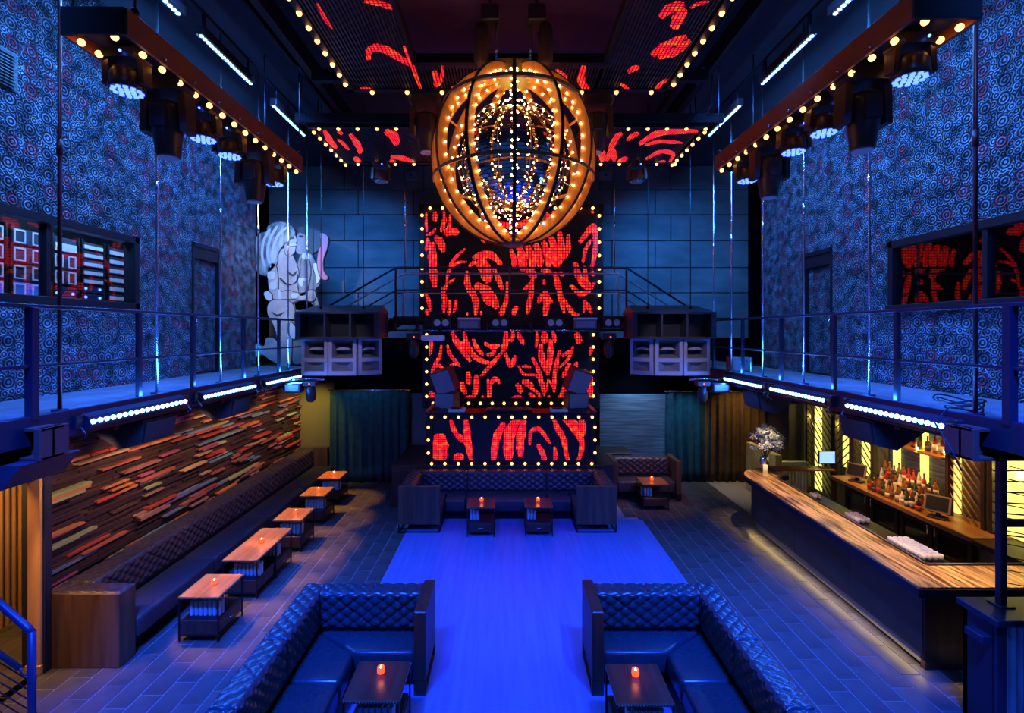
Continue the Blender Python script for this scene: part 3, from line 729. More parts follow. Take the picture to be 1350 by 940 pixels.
b.box(5.97, 6.2, 10.9, 10.95, .17, .96)
b.build('curved_panel', M['bar_panel'], t)
MB().box(5.19, 7.1, 6.0, 6.06, .0, .96).build('end_panel', M['walnut_dark'], t)
MB().add([(5.19,6.02,.05),(5.285,10.25,.05),(5.285,10.25,.17),(5.19,6.02,.17),(5.3,6.02,.05),(5.4,10.25,.05),(5.4,10.25,.17),(5.3,6.02,.17)], [(3,2,1,0),(4,5,6,7),(0,1,5,4),(1,2,6,5),(2,3,7,6),(3,0,4,7)]).build('kick_strip', M['kick'], t)
MB().box(5.36, 5.42, 6.06, 10.25, 0, .9).build('inner_wall', M['black'], t)
sh = MB().box(5.45, 6.42, 6.6, 10.0, .82, .86).build('under_shelf', M['black_steel'], t)
MB().bbox(5.98, 7.35, 10.78, 11.12, 1.08, 1.11, .006).build('flip_lid', M['lid_wood'], t)
# toe light under the kick strip
l = light('AREA', (5.16, 8.1, .12), (5.0, 8.1, 0), 9, (1, .68, .2), 4.2, .03, name='toe_kick_light'); l.rotation_euler = (0, math.radians(25), PI/2*0)
l.data.size = .03; l.data.size_y = 4.3
for y in (6.3, 7.3, 8.4, 9.5, 10.5):
    light('SPOT', (5.62, y-.2, 3.1), (5.5, y, 1.0), 300, (1, .62, .28), .04, angle=38, blend=.8, name='bar_pin_light')
light('SPOT', (6.3, 6.2, 3.1), (6.2, 6.2, 1.0), 300, (1, .60, .24), .04, angle=50, blend=.8, name='bar_pin_light')

# back bar cabinets
for k, (y0, y1) in enumerate(((7.55, 8.25), (8.27, 8.97), (8.99, 9.69), (9.71, 10.41))):
    c = thing('bottle_cooler', 'black glass door bottle cooler, %s from the stemware rack' % ('first', 'second', 'third', 'fourth')[k], 'cooler', (7.5, (y0+y1)/2, 0), group='coolers under the back bar')
    MB().box(7.35, 7.9, y0, y1, .05, .9).build('body', M['black'], c)
    dr = MB().bbox(7.28, 7.33, y0+.01, y0+.09, .1, .9, .004).bbox(7.28, 7.33, y1-.09, y1-.01, .1, .9, .004).bbox(7.28, 7.33, y0+.09, y1-.09, .82, .9, .004).bbox(7.28, 7.33, y0+.09, y1-.09, .1, .18, .004).build('door', M['black_steel'], c)
    MB().box(7.30, 7.31, y0+.09, y1-.09, .18, .82).build('door_glass', M['pane_thin'], dr)
    hy = y0+.06 if k % 2 else y1-.06
    MB().tube([(7.28, hy, .72), (7.25, hy, .72), (7.25, hy, .86), (7.28, hy, .86)], .01, 6).build('handle', M['chrome'], dr)
    MB().box(7.34, 7.35, y0+.05, y1-.05, .45, .47).build('rack', M['chrome'], c)
tb = MB().bbox(7.2, 7.95, 7.5, 10.75, .92, 1.0, .008).build('back_bar_counter', M['amber_wood']); tag(tb, 'amber-lit wooden back bar top holding the liquor bottles', 'counter')
tb = MB().bbox(7.2, 7.95, 4.5, 7.48, .90, .98, .008).build('back_bar_ledge', M['walnut_dark']); tag(tb, 'dark wooden back bar ledge over the stemware rack', 'counter')
c = thing('stemware_rack', 'dark open rack of hanging glasses under the back bar ledge', 'rack', (7.5, 6.4, 0))
MB().box(7.3, 7.9, 5.2, 5.24, .05, .9).box(7.3, 7.9, 6.2, 6.24, .05, .9).box(7.3, 7.9, 6.85, 6.89, .05, .9).box(7.3, 7.9, 7.44, 7.48, .05, .9).box(7.3, 7.9, 5.2, 7.48, .05, .09).box(7.86, 7.9, 5.2, 7.48, .05, .9).build('carcass', M['walnut_dark'], c)
MB().box(7.3, 7.9, 5.24, 7.44, .44, .47).build('shelf', M['walnut_dark'], c)
wg = MB().lathe([(.03,0),(.03,.003),(.004,.008),(.004,.07),(.02,.085),(.034,.115),(.03,.16),(.028,.16),(.031,.115),(.0001,.088)], 10)
wg0 = None
for r, (z) in enumerate((.47, .09)):
    for i in range(12):
        for j in range(2):
            y = 6.30+i*.09+(0.1 if i > 5 else 0)
            if abs(y-6.87) < .06: continue
            p = (7.36+j*.09, y, z)
            if wg0 is None: wg0 = wg.build('wine_glass', M['glassbottle']); o = wg0
            else: o = wg0.copy(); col.objects.link(o)
            o.location = p; tag(o, 'small stemmed glass in the dark rack under the back bar ledge', 'glass', 'stemware in the rack')
light('AREA', (7.42, 6.8, .86), (7.5, 6.8, .3), 2.0, (.6,.75,1), .9, .1, name='rack_strip_light')
light('AREA', (7.15, 9.0, 1.75), (7.5, 9.0, 1.0), 8, (1, .48, .10), .05, 2.6, name='back_bar_strip_light')
for y in (7.9, 8.8, 9.6, 10.3): light('SPOT', (7.25, y, 3.1), (7.55, y, 1.0), 120, (1, .47, .1), .03, angle=55, blend=.7, name='back_bar_pin_light')

# decorated wall behind the bar: posts, glowing panels, slanted bars
def bar_bay(y0, y1, z0, z1, slant, n, label, glow, barmat):
    t = thing('lattice_screen', label, 'screen', (7.7, (y0+y1)/2, z0))
    MB().bbox(7.66, 7.76, y0, y0+.07, z0, z1, .005).build('post', M['walnut_dark'], t)
    MB().bbox(7.66, 7.76, y1-.07, y1, z0, z1, .005).build('post', M['walnut_dark'], t)
    for k in range(n):
        zc = z0+(k+.5)/n*(z1-z0); dz = slant*(y1-y0)
        a, b_ = (7.70, y0+.05, zc-dz/2), (7.70, y1-.05, zc+dz/2)
        if max(a[2], b_[2]) > z1+.05 or min(a[2], b_[2]) < z0-.05:
            # shorten the bar so that it stays inside the frame
            p, q = Vector(a), Vector(b_); d = q-p; u0, u1 = 0, 1
            for lim in (z0, z1):
                if abs(d.z) > 1e-6:
                    u = (lim-p.z)/d.z
                    if 0 < u < 1:
                        if (p.z < z0 and lim == z0) or (p.z > z1 and lim == z1): u0 = max(u0, u)
                        else: u1 = min(u1, u)
            a, b_ = p+d*u0, p+d*u1
        MB().cyl(a, b_, .012, 6).build('bar', barmat, t)
    if glow:
        for g0, g1 in glow: MB().box(7.86, 7.9, g0, g1, z0, z1).build('glow_panel', M['yellow_lit'], t)
    return t
dk = mat('screen_bar_dark', (.03,.022,.018), .5, .3); am = mat('screen_bar_amber_lit', (.45,.24,.08), .45)  # amber light on the bars put into the second colour
bar_bay(11.35, 12.4, .2, 3.15, .9, 16, 'slanted bar screen with yellow strip next to the brown curtain', [(12.1, 12.33)], dk)
bar_bay(10.75, 11.35, 1.05, 3.15, -.8, 12, 'narrow slanted bar screen behind the small monitor', [(11.12, 11.3)], dk)
bar_bay(10.1, 10.75, 1.05, 3.15, .9, 12, 'narrow slanted bar screen beside the bottle shelves', [(10.5, 10.7)], dk)
bar_bay(7.75, 8.45, 1.0, 3.15, .95, 14, 'amber-lit slanted bar screen beside the bottle shelves and register', None, am)
bar_bay(7.05, 7.7, 1.0, 3.15, -.25, 13, 'screen of dark bars over a bright yellow panel', [(7.15, 7.62)], dk)
bar_bay(5.6, 7.0, 1.0, 3.15, -.25, 13, 'screen of dark bars over dim stone behind the stair post', None, dk)
t = thing('bottle_shelf', 'bottle shelves with yellow glow strips behind the bar', 'shelf', (7.8, 9.25, 1.0))
MB().bbox(7.62, 7.95, 8.47, 10.08, 1.95, 1.99, .004).build('shelf', M['amber_wood'], t)
MB().bbox(7.62, 7.95, 8.47, 10.08, 2.45, 2.48, .004).build('shelf', M['walnut_dark'], t)
MB().box(7.99, 8.03, 8.47, 10.08, 1.0, 3.15).build('backing', M['greywood'], t)
for y in (9.85, 9.2, 8.55): MB().box(7.93, 7.98, y-.07, y+.07, 1.0, 3.1).build('glow_panel', M['yellow_lit'], t)
struct('wall_bar_boards', MB().box(7.98, 8.04, 10.1, 12.5, 0, 3.2).box(7.98, 8.04, 5.0, 8.46, 0, 3.2), noisy('dark_boards', (.09,.08,.07), (.16,.14,.12), (2,14,2), .7, bump=.3), 'dark grey boards behind the slanted bar screens')
for y in (7.4, 8.55, 9.2, 9.85, 10.6, 11.2, 12.2):
    light('POINT', (7.82, y, 2.0), None, 6, (.95, .78, .16), .05, name='glow_strip_light')

# liquor bottles
bcol = [(.22,.07,.015), (.02,.08,.02), (.75,.78,.8), (.35,.14,.03), (.05,.02,.012), (.5,.04,.03), (.12,.05,.02)]
bm = [mat('bottle_glass_%d' % k, c, .08, spec=.7, coat=.5) for k, c in enumerate(bcol)]
lm = [mat('bottle_label_%d' % k, c, .6) for k, c in enumerate([(.75,.7,.55), (.6,.1,.06), (.12,.12,.14), (.8,.78,.74)])]
capm = [mat('bottle_cap_%d' % k, c, .4, .3) for k, c in enumerate([(.05,.05,.05), (.5,.35,.1), (.4,.04,.03)])]
names = ['amber', 'green', 'clear', 'honey brown', 'near-black', 'red', 'dark brown']
def bottle(k, shape, lk, ck):
    t = thing('liquor_bottle', 'x', 'bottle')
    prof = {0: [(.036,0),(.038,.01),(.038,.17),(.03,.20),(.014,.23),(.013,.29)],
            1: [(.045,0),(.047,.01),(.047,.12),(.042,.16),(.015,.19),(.014,.25)],
            2: [(.032,0),(.034,.01),(.034,.21),(.024,.25),(.012,.28),(.012,.33)]}[shape]
    MB().lathe(prof, 12).build('bottle_body', bm[k], t, False)
    r, z0, z1 = {0: (.0388,.04,.13), 1: (.0478,.03,.1), 2: (.0348,.05,.16)}[shape]
    MB().lathe([(r,z0),(r,z1)], 12).build('paper_label', lm[lk], t, False)
    zt = prof[-1][1]
    MB().cyl((0,0,zt-.002), (0,0,zt+.03), .016, 8).build('cap', capm[ck], t, False)
    return t
protos = {}
def put_bottle(x, y, z, where):
    key = (random.randrange(7), random.randrange(3)); lk, ck = random.randrange(4), random.randrange(3)
    lab = names[key[0]] + ' ' + ('slim', 'squat', 'tall')[(0, 1, 2).index(key[1])] + ' liquor bottle ' + where
    if key not in protos: protos[key] = bottle(*key, lk, ck); o = protos[key]; o.location = (x, y, z)
    else: o = dup(protos[key], (x, y, z))
    o['label'] = lab; o['group'] = lab
for row in range(4):
    for i in range(11):
        put_bottle(7.34+row*.12, 8.62+i*.115+(row % 2)*.055+random.uniform(-.012,.012), 1.0+max(0, row-1)*.13, 'on the amber back bar top')
rs = thing('bottle_riser', 'stepped dark riser under the rear bottle rows', 'riser', (7.7, 9.25, 1.0))
for k in (1, 2): MB().box(7.52+.12*(k-1), 7.78, 8.55, 9.98, 1.0+.13*(k-1), 1.0+.13*k).build('step', M['walnut_dark'], rs)
for i in range(9): put_bottle(7.78, 8.62+i*.155, 1.99, 'on the lit shelf above the back bar')
# registers
def register(x, y, z, rz, label):
    t = thing('register_screen', label, 'screen', (x, y, z), rz)
    MB().bbox(-.12, .12, -.10, .12, 0, .03, .006).bbox(-.03, .03, .02, .08, .03, .16, .005).build('stand', M['fixture'], t, False)
    R = Matrix.Rotation(math.radians(-22), 3, 'X')
    b = MB().obox((0,0,.24), .36, .035, .29, R); p = b.build('bezel', mat('register_bezel', (.30,.22,.14), .4), t, False)
    MB().obox(R @ Vector((0,-.02,0))+Vector((0,0,.24)), .30, .004, .23, R).build('display', mat('dark_display', (.03,.03,.035), .15), p, False)
register(7.4, 8.3, 1.0, math.radians(-55), 'brown register screen at the end of the bottle rows')
register(7.45, 10.3, 1.0, math.radians(-55), 'brown register screen beside the small blue lit monitor')
t = thing('small_monitor', 'small monitor with glowing blue white screen behind the bar', 'monitor', (7.25, 10.95, 1.11))
MB().bbox(7.1, 7.34, 10.9, 11.05, 1.11, 1.13, .004).bbox(7.22, 7.28, 10.97, 11.0, 1.12, 1.2, .003).build('stand', M['fixture'], t)
p = MB().bbox(7.06, 7.44, 10.93, 10.97, 1.2, 1.5, .005).build('case', M['fixture'], t)
MB().box(7.08, 7.42, 10.925, 10.93, 1.22, 1.48).build('display', mat('lit_display', (.2,.4,.9), .3, emit=(.25,.45,1), es=1.6), p)
# rocks glasses drying on the shelf behind the bar
rg = MB().lathe([(.03,0),(.036,.004),(.04,.085),(.037,.085),(.033,.01),(.0001,.008)], 10)
rg0 = None
for cl, (xc, yc, nx, ny) in enumerate(((6.2, 7.35, 4, 8), (6.2, 8.55, 3, 4), (6.2, 9.7, 2, 2))):
    for i in range(nx):
        for j in range(ny):
            p = (xc+(i-(nx-1)/2)*.084, yc+(j-(ny-1)/2)*.084+random.uniform(-.002,.002), .86)
            if rg0 is None: rg0 = rg.build('rocks_glass', M['ice_glass']); o = rg0
            else: o = rg0.copy(); col.objects.link(o)
            o.location = p; tag(o, 'frosted rocks glass in the %s on the shelf behind the bar' % ('large batch', 'small batch', 'group of four')[cl], 'glass', 'rocks glasses %d' % cl)
light('SPOT', (6.2, 7.4, 3.1), (6.2, 7.6, .8), 150, (1, .72, .6), .03, angle=46, blend=.6, name='bar_pin_light')

# vase of feathery flowers on the curved end of the bar
t = thing('flower_vase', 'silver vase of pale blue feathery flowers on the curved bar end', 'vase', (5.72, 10.72, 1.075))
MB().lathe([(.05,0),(.055,.01),(.02,.05),(.03,.08),(.085,.16),(.10,.24),(.085,.33),(.075,.36),(.07,.36),(.08,.3),(.0001,.2)], 18).build('vase_body', M['chrome'], t, False)
fm = mat('pale_blossom', (.6,.68,.8), .7); b = MB(); st = MB()
for k in range(46):
    a = random.uniform(0, 2*PI); r = random.uniform(.03, .24); zt = random.uniform(.55, 1.0)
    tip = Vector((r*math.cos(a)*1.2+.05, r*math.sin(a), zt))
    st.tube([(0,0,.3), tip*.5+Vector((0,0,.2)), tip], .004, 4)
    for q in range(60):
        d = Vector((random.gauss(0,1), random.gauss(0,1), random.gauss(0,1))).normalized(); c = tip+d*random.uniform(.01,.09)
        u = d.orthogonal().normalized()*.014; e = c+d*random.uniform(.02,.05)
        b.add([c-u, c+u, e], [(0,1,2)])
tag(b.build('blossom_spray', fm, t, False), kind='stuff'); st.build('stem_bunch', mat('stem_green', (.05,.12,.05), .7), t, False)
o = MB().cyl((5.62, 10.5, 1.075), (5.62, 10.5, 1.30), .045, 14).build('candle_pillar', mat('wax_ivory', (.7,.55,.35), .5, emit=(1,.6,.2), es=.4)); tag(o, 'ivory pillar candle beside the silver vase', 'candle')
struct('wall_low', MB().box(6.4, 6.55, 11.5, 12.9, 0, 1.25), noisy('pale_low_wall', (.45,.36,.12), (.6,.5,.2), (3,3,3), .7), 'low pale yellow lit wall beyond the curved bar end')
light('SPOT', (5.7, 11.6, 2.9), (6.4, 12.2, .8), 60, (1, .8, .25), .05, angle=60, blend=.8, name='low_wall_light')
rd = thing('radiator', 'white ribbed radiator panel behind the vase', 'radiator', (6.95, 11.75, 0))
MB().box(6.6, 7.3, 11.7, 11.8, .1, .16).box(6.6, 7.3, 11.7, 11.8, .98, 1.04).box(6.62, 6.66, 11.72, 11.78, 0, .1).box(7.2, 7.24, 11.72, 11.78, 0, .1).build('rail', M['strobe'], rd)
for k in range(9): MB().bbox(6.62+k*.076, 6.66+k*.076, 11.7, 11.8, .1, 1.03, .006).build('rib', M['strobe'], rd)

# ================================================================ STAIR POSTS NEAR THE CAMERA
t = thing('stair_pedestal', 'blue painted pedestal with corrugated side at the bar end', 'pedestal', (5.6, 5.15, 0))
MB().bbox(4.98, 6.3, 4.90, 5.36, 1.19, 1.26, .008).build('cap', M['blue_steel'], t)
MB().bbox(5.02, 6.25, 5.26, 5.32, 0, 1.19, .006).bbox(5.02, 5.09, 4.98, 5.32, 0, 1.19, .006).bbox(5.02, 5.13, 4.95, 5.0, 0, 1.19, .006).build('frame', M['blue_steel'], t)
b = MB()
for k in range(11):
    x0 = 5.13+k*.08; pts = [(x0, 0), (x0+.025, .03), (x0+.05, .03), (x0+.075, 0), (x0+.08, 0)]
    for (a, da), (c_, dc) in zip(pts, pts[1:]): b.quad((a, 5.0-da, 0), (c_, 5.0-dc, 0), (c_, 5.0-dc, 1.19), (a, 5.0-da, 1.19))
b.build('corrugated_sheet', M['corr_steel'], t)
MB().bbox(4.92, 5.04, 5.0, 5.2, .96, 1.04, .006).build('bracket', M['blue_steel'], t)
t = thing('stair_post', 'tall blue steel post with cable railing standing on the pedestal', 'post', (5.32, 5.2, 1.26))
MB().bbox(5.285, 5.355, 5.165, 5.235, 1.26, 3.12, .006).build('post', M['blue_steel'], t)
MB().bbox(5.24, 5.40, 5.12, 5.28, 1.26, 1.275, .004).build('foot_plate', M['blue_steel'], t)
MB().bbox(5.35, 6.4, 5.18, 5.22, 2.10, 2.18, .005).build('rail', M['blue_steel'], t)
for k in range(11): MB().cyl((5.35, 5.2, 1.50+k*.14), (6.5, 5.3, 1.25+k*.14), .006, 6).build('cable', M['black_steel'], t)
t = thing('stair_railing', 'blue tube stair handrail with cable infill beside the hall opening', 'railing', (-4.61, 4.6, 0))
MB().cyl((-4.57, 4.65, 0), (-4.57, 4.65, 1.32), .034, 12).tube([(-4.57, 4.65, 1.3), (-4.62, 4.66, 1.34), (-5.16, 4.72, 1.72), (-5.86, 4.8, 2.1)], .034, 10).build('handrail', M['blue_paint'], t)
MB().tube([(-4.66, 4.62, .98), (-5.16, 4.66, 1.28), (-5.86, 4.74, 1.7)], .026, 10).tube([(-4.66, 4.62, .98), (-4.64, 4.64, .90), (-4.58, 4.65, .90)], .01, 6).build('lower_rail', M['blue_steel'], t)
for k in range(9): MB().cyl((-4.59, 4.65, .08+k*.095), (-5.76, 4.77, .62+k*.095), .006, 6).build('cable', M['black_steel'], t)

# ================================================================ BULBS
def bulb_mesh(r):
    b = MB().sphere((0,0,0), r, 10, 6); me_o = b.build('bulb', M['bulb_big']); me = me_o.data
    bpy.data.objects.remove(me_o); return me
BM_big = bulb_mesh(.034); BM_med = bulb_mesh(.040)
def bulbs(parent, pts, me):
    off = acc(parent)
    for p in pts: link('bulb', me, parent, Vector(p)-off)

# ================================================================ LED WALL, BOOTH
def stroke_mesh(strokes, conv, plane, clip=None):
    # tapered petals lying in the screen: conv turns picture-sketch units into screen metres
    b = MB()
    for pts, wd in strokes:
        P = [Vector((p[0], p[1], 0)) for p in pts]
        if len(P) == 2: P = [P[0], (P[0]+P[1])/2+Vector((P[1].y-P[0].y, P[0].x-P[1].x, 0))*.06, P[1]]
        Q = []
        for i in range(len(P)-1):
            p0, p1, p2, p3 = P[max(i-1,0)], P[i], P[i+1], P[min(i+2,len(P)-1)]
            for k in range(5):
                t_ = k/5; Q.append(.5*((2*p1)+(p2-p0)*t_+(2*p0-5*p1+4*p2-p3)*t_**2+(3*p1-p0-3*p2+p3)*t_**3))
        Q.append(P[-1]); n = len(Q); L = []; R = []
        for i, q in enumerate(Q):
            d = Q[min(i+1,n-1)]-Q[max(i-1,0)]
            d = d.normalized() if d.length > 1e-6 else Vector((0,1,0))
            nr = Vector((-d.y, d.x, 0)); u = i/(n-1); hw = wd*.40*(max(.0, math.sin(PI*(.08+.84*u)))**.6)*(1+.12*math.sin(i*1.9))
            L.append(q+nr*hw); R.append(q-nr*hw)
        vs = []
        for p in L+R:
            x, z = conv(p.x, p.y)
            if clip: x = min(max(x, clip[0]), clip[1]); z = min(max(z, clip[2]), clip[3])
            vs.append(plane(x, z))
        b.add(vs, [(i, i+1, n+i+1, n+i) for i in range(n-1)])
    return b
S_up = [([(90,80),(88,150),(95,215)],26),([(150,75),(150,145)],46),([(215,75),(215,150),(190,215)],38),([(260,90),(250,180),(215,215)],34),([(85,235),(130,225),(155,190)],26),([(220,235),(270,210),(315,228)],66),
 ([(150,250),(190,290),(212,355)],70),([(102,260),(85,350)],40),([(130,285),(135,420),(150,605)],78),([(365,330),(290,400),(250,480),(220,640)],30),([(375,425),(310,430),(265,470)],22),([(290,540),(240,570)],22),
 ([(203,600),(210,780)],42),([(250,690),(245,795)],34),([(297,690),(280,780)],26),([(80,640),(120,770)],36),([(90,755),(95,795)],36),
 ([(415,400),(470,380),(540,375),(615,445)],66),([(385,460),(430,432),(475,480)],36),([(375,485),(380,590),(430,680),(435,795)],56),([(470,400),(500,480),(525,570)],104),([(430,585),(520,640),(585,750)],92),
 ([(480,660),(535,730)],48),([(560,470),(600,560),(622,625)],46),([(655,560),(655,680),(600,790)],42),([(640,740),(610,800)],30),([(370,785),(385,790)],26),([(470,770),(475,795)],22),
 ([(680,335),(702,465)],46),([(735,315),(765,490)],78),([(790,305),(835,480)],72),([(850,295),(885,470)],68),([(905,280),(945,470)],68),([(960,250),(995,470)],74),([(1020,215),(1032,360),(1000,460)],68),
 ([(1080,235),(1078,340),(1045,405)],46),([(935,80),(880,200)],66),([(995,70),(900,200)],66),([(790,470),(850,540)],70),([(890,480),(965,505)],46),([(832,535),(820,650),(795,790)],48),([(770,625),(832,570)],34),
 ([(908,550),(912,588)],34),([(920,620),(918,800)],58),([(872,715),(910,640)],40),([(968,712),(930,650)],40),([(985,495),(1010,590),(1052,785)],52),([(1015,500),(1048,525)],40),([(1045,680),(1110,780),(1155,795)],40),([(698,795),(725,735)],46),
 ([(1158,292),(1200,240),(1250,180),(1272,220),(1272,330),(1243,475)],58),([(1183,432),(1200,340),(1242,270)],34),([(1128,425),(1150,520),(1205,610)],58),([(1195,455),(1210,560),(1245,610)],42),([(1095,585),(1180,650),(1265,570)],48),
 ([(1243,488),(1257,528)],36),([(1188,695),(1242,785)],42),([(1192,690),(1185,780)],26),([(1240,70),(1258,88)],30),([(475,265),(503,290)],36),([(590,150),(700,175),(845,125)],56)]
S_lo = [([(92,80),(85,150),(75,208)],38),([(215,58),(250,130),(332,242)],50),([(290,60),(310,140),(342,182)],46),([(345,100),(375,165),(412,203)],38),([(272,118),(370,222),(455,252)],46),([(415,128),(470,152),(510,138)],42),([(428,202),(465,195),(482,168)],40),
 ([(532,178),(460,260),(392,335)],36),([(552,58),(530,182)],56),([(592,58),(580,122)],40),([(545,188),(580,268),(608,205)],44),([(625,62),(640,100),(664,138)],40),([(150,140),(140,210),(105,270),(85,345)],30),([(185,138),(205,200),(268,275)],34),
 ([(98,282),(140,268),(160,310),(160,375)],30),([(188,335),(205,270),(255,258)],27),([(225,305),(225,365)],28),([(125,330),(132,380)],26),([(315,305),(320,350),(320,385)],46),([(278,365),(280,400),(302,445)],48),([(366,325),(365,400),(350,465)],52),
 ([(438,350),(440,485)],42),([(440,410),(480,348),(514,380)],38),([(290,480),(345,462)],38),([(400,455),(412,485)],30),([(72,435),(95,450),(82,488)],46),([(742,58),(733,158)],32),([(785,58),(785,130)],62),([(840,58),(852,125)],36),
 ([(768,135),(770,220),(812,325)],54),([(825,105),(825,200),(808,325)],54),([(882,175),(855,300),(848,435)],38),([(942,175),(895,210)],34),([(966,145),(940,220),(876,285)],27),([(985,65),(1003,132)],60),([(1078,148),(1068,205)],34),
 ([(945,252),(898,340)],46),([(988,245),(962,318)],44),([(712,215),(760,320),(787,455)],38),([(626,265),(660,320),(740,330),(765,395)],27),([(650,272),(705,280)],30),([(615,380),(645,438)],50),([(650,365),(718,400)],58),
 ([(690,400),(750,440),(762,485)],27),([(575,480),(650,464)],40),([(692,440),(738,482)],38),([(918,365),(876,485)],42),([(812,345),(788,445)],20),([(813,355),(852,435)],20),([(985,345),(1050,315),(1070,485)],52),([(1074,305),(1076,480)],30),([(813,452),(817,485)],24)]
S_bt = [([(140,690),(142,780),(140,870)],125),([(205,590),(230,670),(278,740)],38),([(300,590),(310,700),(337,870)],55),([(262,695),(325,800)],34),([(225,840),(290,838)],64),([(540,620),(490,720),(472,870)],60),([(625,590),(570,700),(568,870)],88),([(665,590),(640,720),(640,835)],66),
 ([(698,760),(705,680),(750,658),(790,700),(824,752)],34),([(745,755),(792,870)],44),([(845,590),(870,660),(905,720),(935,870)],46),([(850,770),(850,870)],32),([(905,595),(990,690),(1022,760),(995,870)],44),([(1018,590),(1010,720)],60),([(940,598),(1005,680)],60)]

# upper screen
YU = 12.7
t = thing('led_wall', 'tall upper video wall of red plant shapes edged with bulbs', 'screen', (.12, YU, 4.45))
MB().box(-2.26, 2.50, YU, YU+.14, 4.45, 7.50).build('panel', mat('screen_face', (.012,.016,.022), .45, spec=.4), t)
MB().bbox(-2.30, -2.16, YU-.03, YU+.02, 4.45, 7.54, .005).bbox(2.40, 2.54, YU-.03, YU+.02, 4.45, 7.54, .005).bbox(-2.16, 2.40, YU-.03, YU+.02, 7.42, 7.54, .005).build('border', M['black_steel'], t)
led_u = ledmat('led_red_fine', (0, 2), .075, 2.3, fill=.34)
cu = lambda a, b: px(545+a/5.294, 265+b/5.294, YU)[::2]
stroke_mesh(S_up, cu, lambda x, z: (x, YU-.006, z), (-2.15, 2.39, 4.46, 7.41)).build('red_picture', led_u, t)['kind'] = 'stuff'
pts = [px(556.5, y, YU-.05) for y in (284, 301.6, 319, 336.5, 354, 371.5, 389, 406.5)] + [px(790, y, YU-.05) for y in (284.6, 302, 319.5, 337, 354.5, 371.5, 389, 406.5)] + [px(x, 274.5, YU-.05) for x in [567+16.5*k for k in range(14)]]
bulbs(t, [(p[0], YU-.06, p[2]) for p in pts], BM_med)
# lower screen behind the booth
YL = 13.5
t = thing('led_backdrop', 'lower video wall of red plant shapes behind the booth', 'screen', (.12, YL, 2.2))
MB().box(-2.30, 2.56, YL, YL+.14, 2.05, 4.55).build('panel', bpy.data.materials['screen_face'], t)
MB().bbox(-2.34, -2.18, YL-.03, YL+.02, 2.05, 4.55, .005).bbox(2.42, 2.58, YL-.03, YL+.02, 2.05, 4.55, .005).bbox(-2.18, 2.42, YL-.05, YL+.02, 2.05, 2.33, .005).build('border', M['black_steel'], t)
cl = lambda a, b: px(550+a/4.7, 425+b/4.7, YL)[::2]
stroke_mesh([(p_, w_*.88) for p_, w_ in S_lo], cl, lambda x, z: (x, YL-.006, z), (-2.17, 2.41, 2.34, 4.5)).build('red_picture', led_u, t)['kind'] = 'stuff'
pts = [px(562.4, 457.5+16.3*k, YL-.05) for k in range(-1, 5)] + [px(782.3, 457.5+16.2*k, YL-.05) for k in range(-1, 5)] + [px(571+15.6*k, 531.8, YL-.08) for k in range(14)]
bulbs(t, pts, BM_med)
# booth with its front screen
YB = 11.62
t = thing('dj_booth', 'disc jockey booth with red video front edged with warm bulbs', 'booth', (.12, 12.3, 1.0))
MB().box(-1.93, 2.15, YB, YB+.12, 1.0, 2.20).build('front_panel', bpy.data.materials['screen_face'], t)
MB().bbox(-1.93, -1.78, YB-.03, YB+.02, .98, 2.22, .005).bbox(2.00, 2.15, YB-.03, YB+.02, .98, 2.22, .005).bbox(-1.78, 2.0, YB-.03, YB+.02, 2.08, 2.22, .005).bbox(-1.78, 2.0, YB-.03, YB+.02, .98, 1.09, .005).build('border', M['black_steel'], t)
cb_ = lambda a, b: px(550+a/4.7, 425+b/4.7, YB)[::2]
stroke_mesh(S_bt, cb_, lambda x, z: (x, YB-.006, z), (-1.77, 1.99, 1.10, 2.07)).build('red_picture', ledmat('led_red_coarse', (0, 2), .050, 1.9, fill=.36), t)['kind'] = 'stuff'
pts = [px(569+17.65*k, 550, YB-.05) for k in range(13)] + [px(569+17.6*k, 611.4, YB-.05) for k in range(13)] + [px(564.6, y, YB-.05) for y in (563.4, 580.3, 597.3)] + [px(784.5, y, YB-.05) for y in (563.4, 580.3, 597)]
bulbs(t, pts, BM_big)
MB().bbox(-1.95, 2.17, YB-.02, 12.35, 2.2, 2.24, .006).build('counter_top', M['black_steel'], t)
for x in (-1.93, 2.09): MB().box(x, x+.06, YB, 13.4, 1.0, 2.2).build('side_wall', M['black_steel'], t)
MB().bbox(-1.95, -1.85, YB, 13.3, 2.24, 2.30, .005).bbox(2.07, 2.17, YB, 13.3, 2.24, 2.30, .005).build('side_rail', mat('red_lacquer_rail', (.35,.06,.04), .4), t)
st = MB().bbox(-2.75, 2.6, 11.55, 13.64, 0, 1.0, .01).bbox(2.6, 3.3, 12.78, 13.58, 0, .98, .01).build('stage_platform', M['walnut_dark']); tag(st, 'dark wooden stage platform carrying the booth', 'platform')
